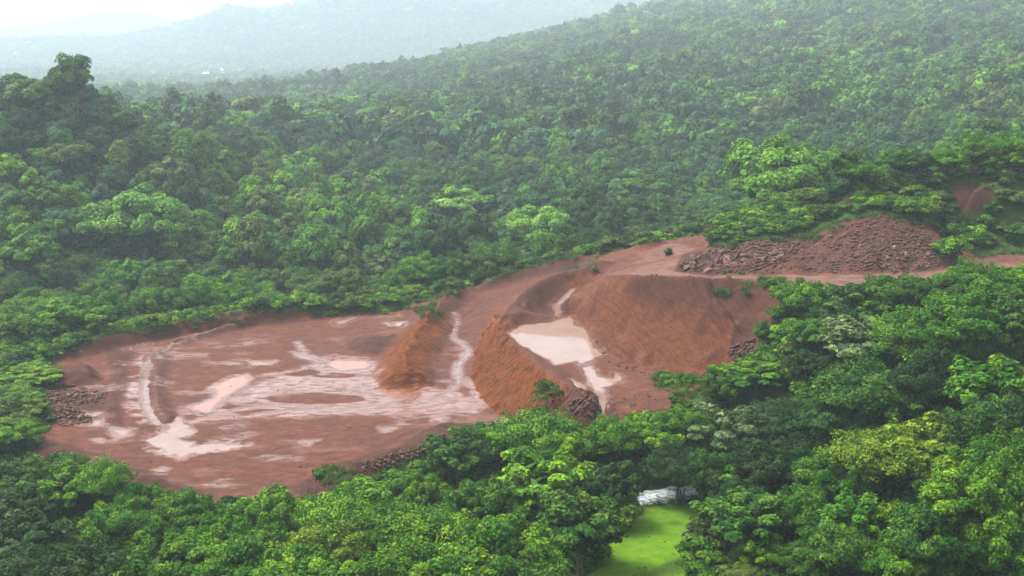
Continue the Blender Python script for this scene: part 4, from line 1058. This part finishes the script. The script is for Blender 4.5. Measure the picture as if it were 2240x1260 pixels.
for poly, n_, (s0, s1), lab, grp in PILES:
    xs_, ys_ = [q[0] for q in poly], [q[1] for q in poly]; k = 0
    while k < n_:
        a, b_ = random.uniform(min(xs_), max(xs_)), random.uniform(min(ys_), max(ys_))
        if poly_sd(np.array([a]), np.array([b_]), poly)[0] < 0: continue
        x, y, z = zray(a, b_)
        s = s0 + (s1 - s0) * random.random() ** 1.8 * (1.6 if random.random() < .1 else 1)
        o = link('rock', ROCKS[k % 8]); o.location = (x, y, float(hgt(x, y)) + .06 * s); o.scale = (s, s, s * random.uniform(.8, 1.2))
        o.rotation_euler = (random.uniform(-1.3, 1.3), random.uniform(-1.3, 1.3), random.uniform(0, 6.28))
        cxp, cyp = sum(xs_) / len(xs_), sum(ys_) / len(ys_)
        side = ('upper' if b_ < cyp - 6 else 'lower' if b_ > cyp + 6 else 'middle') + ' ' + ('left' if a < cxp - 25 else 'right' if a > cxp + 25 else 'centre')
        o['label'] = f"{'large' if s > s0 + .55 * (s1 - s0) else 'small' if s < s0 + .2 * (s1 - s0) else 'middling'} {lab}, {side}"; o['category'] = 'rock'; o['group'] = grp; k += 1
# small rubble, too small to pick apart: one mesh
def rubble():
    spots = [(PILES[i][0], n_) for i, n_ in ((0, 1100), (1, 400), (2, 700), (3, 700), (4, 200), (5, 200), (6, 400))]
    spots += [([(1790,585),(1850,500),(1930,480),(2030,495),(2050,560),(1900,590)], 420), ([(1480,595),(1500,560),(1620,530),(1790,518),(1850,492),(1930,478),(2035,490),(2120,575),(1900,596),(1600,600)], 1500), ([(1262,690),(1300,745),(1400,805),(1480,828),(1640,785),(1600,815),(1480,845),(1330,800)], 260), ([(1330,790),(1480,825),(1640,780),(1600,830),(1480,850)], 120), ([(60,985),(150,985),(280,1050),(420,1082),(380,1100),(200,1050)], 260), ([(1300,870),(1420,860),(1460,910),(1330,915)], 90), ([(300,720),(520,688),(660,676),(640,690),(330,735)], 120), ([(200,850),(900,760),(1000,900),(700,1060),(300,1040)], 40), ([(760,760),(800,740),(865,738),(870,755)], 70)]
    V, Fc = [], []
    base = np.array([(1, 0, 0), (-1, 0, 0), (0, 1, 0), (0, -1, 0), (0, 0, 1), (0, 0, -1)], float)
    fc = np.array([(0, 2, 4), (2, 1, 4), (1, 3, 4), (3, 0, 4), (2, 0, 5), (1, 2, 5), (3, 1, 5), (0, 3, 5)])
    for poly, n_ in spots:
        xs_, ys_ = [q[0] for q in poly], [q[1] for q in poly]
        a = r.uniform(min(xs_), max(xs_), n_ * 3); b_ = r.uniform(min(ys_), max(ys_), n_ * 3)
        m = poly_sd(a, b_, poly) > 0
        for u, w in list(zip(a[m], b_[m]))[:n_]:
            x, y, z = zray(u, w)
            s = (.07 + .34 * r.uniform() ** 2.2) * (1.0 if n_ > 150 else .6)
            q = base * r.uniform(.6, 1.2, (6, 3)) * s * np.array([1.2, .9, .7]); th = r.uniform(0, 6.28); c_, s_ = math.cos(th), math.sin(th)
            q = np.stack([q[:, 0] * c_ - q[:, 1] * s_, q[:, 0] * s_ + q[:, 1] * c_, q[:, 2]], 1) + (x, y, float(hgt(x, y)) + .04)
            Fc.append(fc + len(V) * 6); V.append(q)
    o = link('rubble', mesh_np('rubble', np.concatenate(V), np.concatenate(Fc), RUBBLE, False)); o['kind'] = 'stuff'; o['label'] = 'small broken laterite rubble strewn over heaps and mud'
rubble()
print('rocks', round(time.time() - T0, 1))

# ------------------------------------------------------------------ far village houses
WALLM = simple_noise_mat('whitewashed_wall', (.55, .53, .50), (.68, .66, .62), .6)
ROOFM = simple_noise_mat('pale_sheet_roof', (.78, .80, .82), (.88, .89, .90), .5, .5)
DOORM = simple_noise_mat('dark_opening', (.03, .03, .035), (.06, .06, .06), 2.0)
def box(V, Fc, x0, x1, y0, y1, z0, z1):
    b_ = len(V); V += [(x, y, z) for z in (z0, z1) for x, y in ((x0, y0), (x1, y0), (x1, y1), (x0, y1))]
    Fc += [tuple(b_ + k for k in f) for f in ((3, 2, 1, 0), (4, 5, 6, 7), (0, 1, 5, 4), (1, 2, 6, 5), (2, 3, 7, 6), (3, 0, 4, 7))]
def part(name, V, Fc, mat, parent):
    me = bpy.data.meshes.new(name); me.from_pydata(V, [], Fc); me.materials.append(mat); me.update()
    return link(name, me, parent)
HLAB = ['low white house at the village end nearest the wooded hill', 'white house set furthest back of the hazy village', 'widest pale-roofed house in the hazy village', 'pale-roofed house at the valley end of the hazy village', 'small white house at the near edge of the hazy village']
for a, b_, k in HOUSES:
    x, y = zfar(a, b_); z = float(hgt(x, y))
    root = bpy.data.objects.new('house', None); COL.objects.link(root); root.location = (x, y, z); root.rotation_euler = (0, 0, .15 * (k - 2)); root['label'] = HLAB[k]; root['category'] = 'house'; root['group'] = 'houses of the village in the haze'
    w, d, h = 22 + (k == 2) * 8 - (k == 4) * 7, 12, 5.5
    V, Fc = [], []; box(V, Fc, -w / 2, w / 2, -d / 2, d / 2, -1, h); part('wall', V, Fc, WALLM, root)
    e = .8; V = [(-w/2-e, -d/2-e, h-.2), (w/2+e, -d/2-e, h-.2), (w/2+e, d/2+e, h-.2), (-w/2-e, d/2+e, h-.2), (-w/2-e, 0, h+2.6), (w/2+e, 0, h+2.6)]
    part('roof', V, [(0, 1, 5, 4), (2, 3, 4, 5), (0, 4, 3), (1, 2, 5), (3, 2, 1, 0)], ROOFM, root)
    V, Fc = [], []; box(V, Fc, -.7, .7, -d/2-.05, -d/2+.1, 0, 2.3); part('door', V, Fc, DOORM, root)
    for u in (-w * .3, w * .3):
        V, Fc = [], []; box(V, Fc, u - .7, u + .7, -d/2-.05, -d/2+.1, 1.2, 2.5); part('window', V, Fc, DOORM, root)

# ------------------------------------------------------------------ haze: one closed box of thin pale air
def haze():
    m, nt, out = new_mat('haze_air'); n = N(nt)
    v = n.node('ShaderNodeVolumePrincipled', Color=(.74, .87, .96), Density=.00034)
    v.inputs['Anisotropy'].default_value = .2
    nt.links.new(v.outputs[0], out.inputs['Volume'])
    V, Fc = [], []; box(V, Fc, -9400, 9400, -700, 14800, float(TZ.min()) - 1.0, max(float(TZ.max()) + 22, CAM_Z + 12))
    me = bpy.data.meshes.new('haze'); me.from_pydata(V, [], Fc); me.materials.append(m)
    o = link('haze', me); o['kind'] = 'stuff'; o['label'] = 'thin pale monsoon haze filling the valley air'
haze()

# ------------------------------------------------------------------ labels: each thing singled out by colour and by what it stands next to
MARKS = [('the foaming stream', 1470, 1090), ('the bright green lawn', 1430, 1190), ('the lone small tree by the orange bank', 1195, 870), ('the pond outlet', 1320, 900), ('the cut wall\'s shrubby end', 1690, 720),
 ('the upper road\'s near edge', 1900, 615), ('the near spoil berm', 880, 1010), ('the ragged front puddle', 400, 985), ('the rubble at the curved track', 150, 900), ('the darkest near trees below the mud', 60, 1240),
 ('the grassy bank below the big trees', 1760, 1120), ('the dark hollow on the slope', 2030, 860), ('the lower edge under the near trees', 950, 1255), ('the road where it leaves behind trees', 2230, 600),
 ('the tall red spoil heap', 1950, 520), ('the great spreading tree in the valley', 300, 500), ('the broad tree behind the spoil bank', 1710, 380), ('the far berm of the mud floor', 500, 690),
 ('the top of the dark ridge', 1000, 640), ('the yellow-green spire on the wooded hill', 258, 340), ('the olive crown behind the great tree', 372, 400), ('the light crown above the haul road', 1000, 450), ('the pale broad crown in the mid valley', 1188, 490), ('the dark gap behind the yard', 1500, 390), ('the far edge of the yard', 1600, 490), ('the shrubby hilltop', 2150, 350), ('the brownish crown near the dark ridge', 832, 600), ('the hill shoulder facing the village', 480, 240), ('the round crown on the crest', 362, 200), ('the hollow beside the great tree', 60, 560), ('the middle of the valley floor', 540, 480), ('the mid-valley trees above the mud floor', 700, 480), ('the pale feathery tree by the cut wall', 1592, 930), ('the yellow-green pair on the slope', 2000, 960), ('the lime tree in front of the orange bank', 1190, 1050), ('the far lip of the haul road', 1330, 550), ('the bare grey bank on the hillside', 2120, 430), ('the emergent tree on the wooded hill', 155, 150), ('the curved track\'s upper bend', 120, 760), ('the red floor\'s front rim', 560, 1085)]
ORD = ['nearest', 'second nearest', 'third nearest', 'fourth nearest', 'fifth nearest', 'sixth nearest', 'seventh nearest', 'eighth nearest', 'ninth nearest', 'tenth nearest', 'eleventh nearest', 'twelfth nearest', 'thirteenth nearest', 'fourteenth nearest', 'fifteenth nearest']
fixed = {(300, 394): 'great spreading bright green tree rising out of the dark valley forest', (155, 108): 'tall emergent dark tree standing highest on the wooded hill against the haze', (1712, 304): 'broad pale-crowned tree standing behind the planted end of the spoil bank'}
GRP = {'broadleaf_tree': 'broadleaf trees on the slope below the dug ground', 'forest_tree': 'forest trees beyond the dug ground', 'shrub': 'shrubs around the dug ground'}
def label_kind(kind, noun):
    T = [t for t in TREES if t['kind'] == kind]
    rank = {}
    for m_i, (nm, mx_, my_) in enumerate(MARKS):
        o = sorted(range(len(T)), key=lambda k: math.hypot(T[k]['px'] - mx_, (T[k]['py'] - my_) * 1.2))
        for p_, k in enumerate(o[:15]): rank.setdefault(k, []).append((p_, m_i))
    for k, t in enumerate(T):
        c_ = TINTS[t['tint']][0]
        size = 'tall' if t['h'] > (11 if kind == 'forest_tree' else 8.3 if kind != 'shrub' else 2.2) else 'small' if t['h'] < (7.5 if kind == 'forest_tree' else 6 if kind != 'shrub' else 1.2) else 'rounded'
        if k in rank:
            p_, m_i = min(rank[k]); lab = f'{size} {c_} {noun}, {ORD[p_]} to {MARKS[m_i][0]}'
        else:
            zone = 'in the valley' if 500 < t['px'] < 1700 and t['py'] < 640 else 'on the wooded hillside' if t['py'] < 640 else 'on the planted slope'
            lab = f'{size} {c_} {noun} {zone} beside the red ground'
        if len(lab.split()) > 15: lab = lab.split(' ', 1)[1].replace('forest tree', 'tree')
        t['o']['label'] = lab; t['o']['group'] = GRP[kind]
label_kind('broadleaf_tree', 'tree'); label_kind('forest_tree', 'forest tree'); label_kind('shrub', 'shrub')
hand = [t for t in TREES if t['kind'] == 'forest_tree']
for i, q in enumerate(FOREST_HAND):
    if (q[0], q[1]) in fixed: hand[i]['o']['label'] = fixed[(q[0], q[1])]
LONE_O['label'] = 'small dark green tree standing alone against the orange bank'
print('done', round(time.time() - T0, 1), 'objects', len(bpy.data.objects))
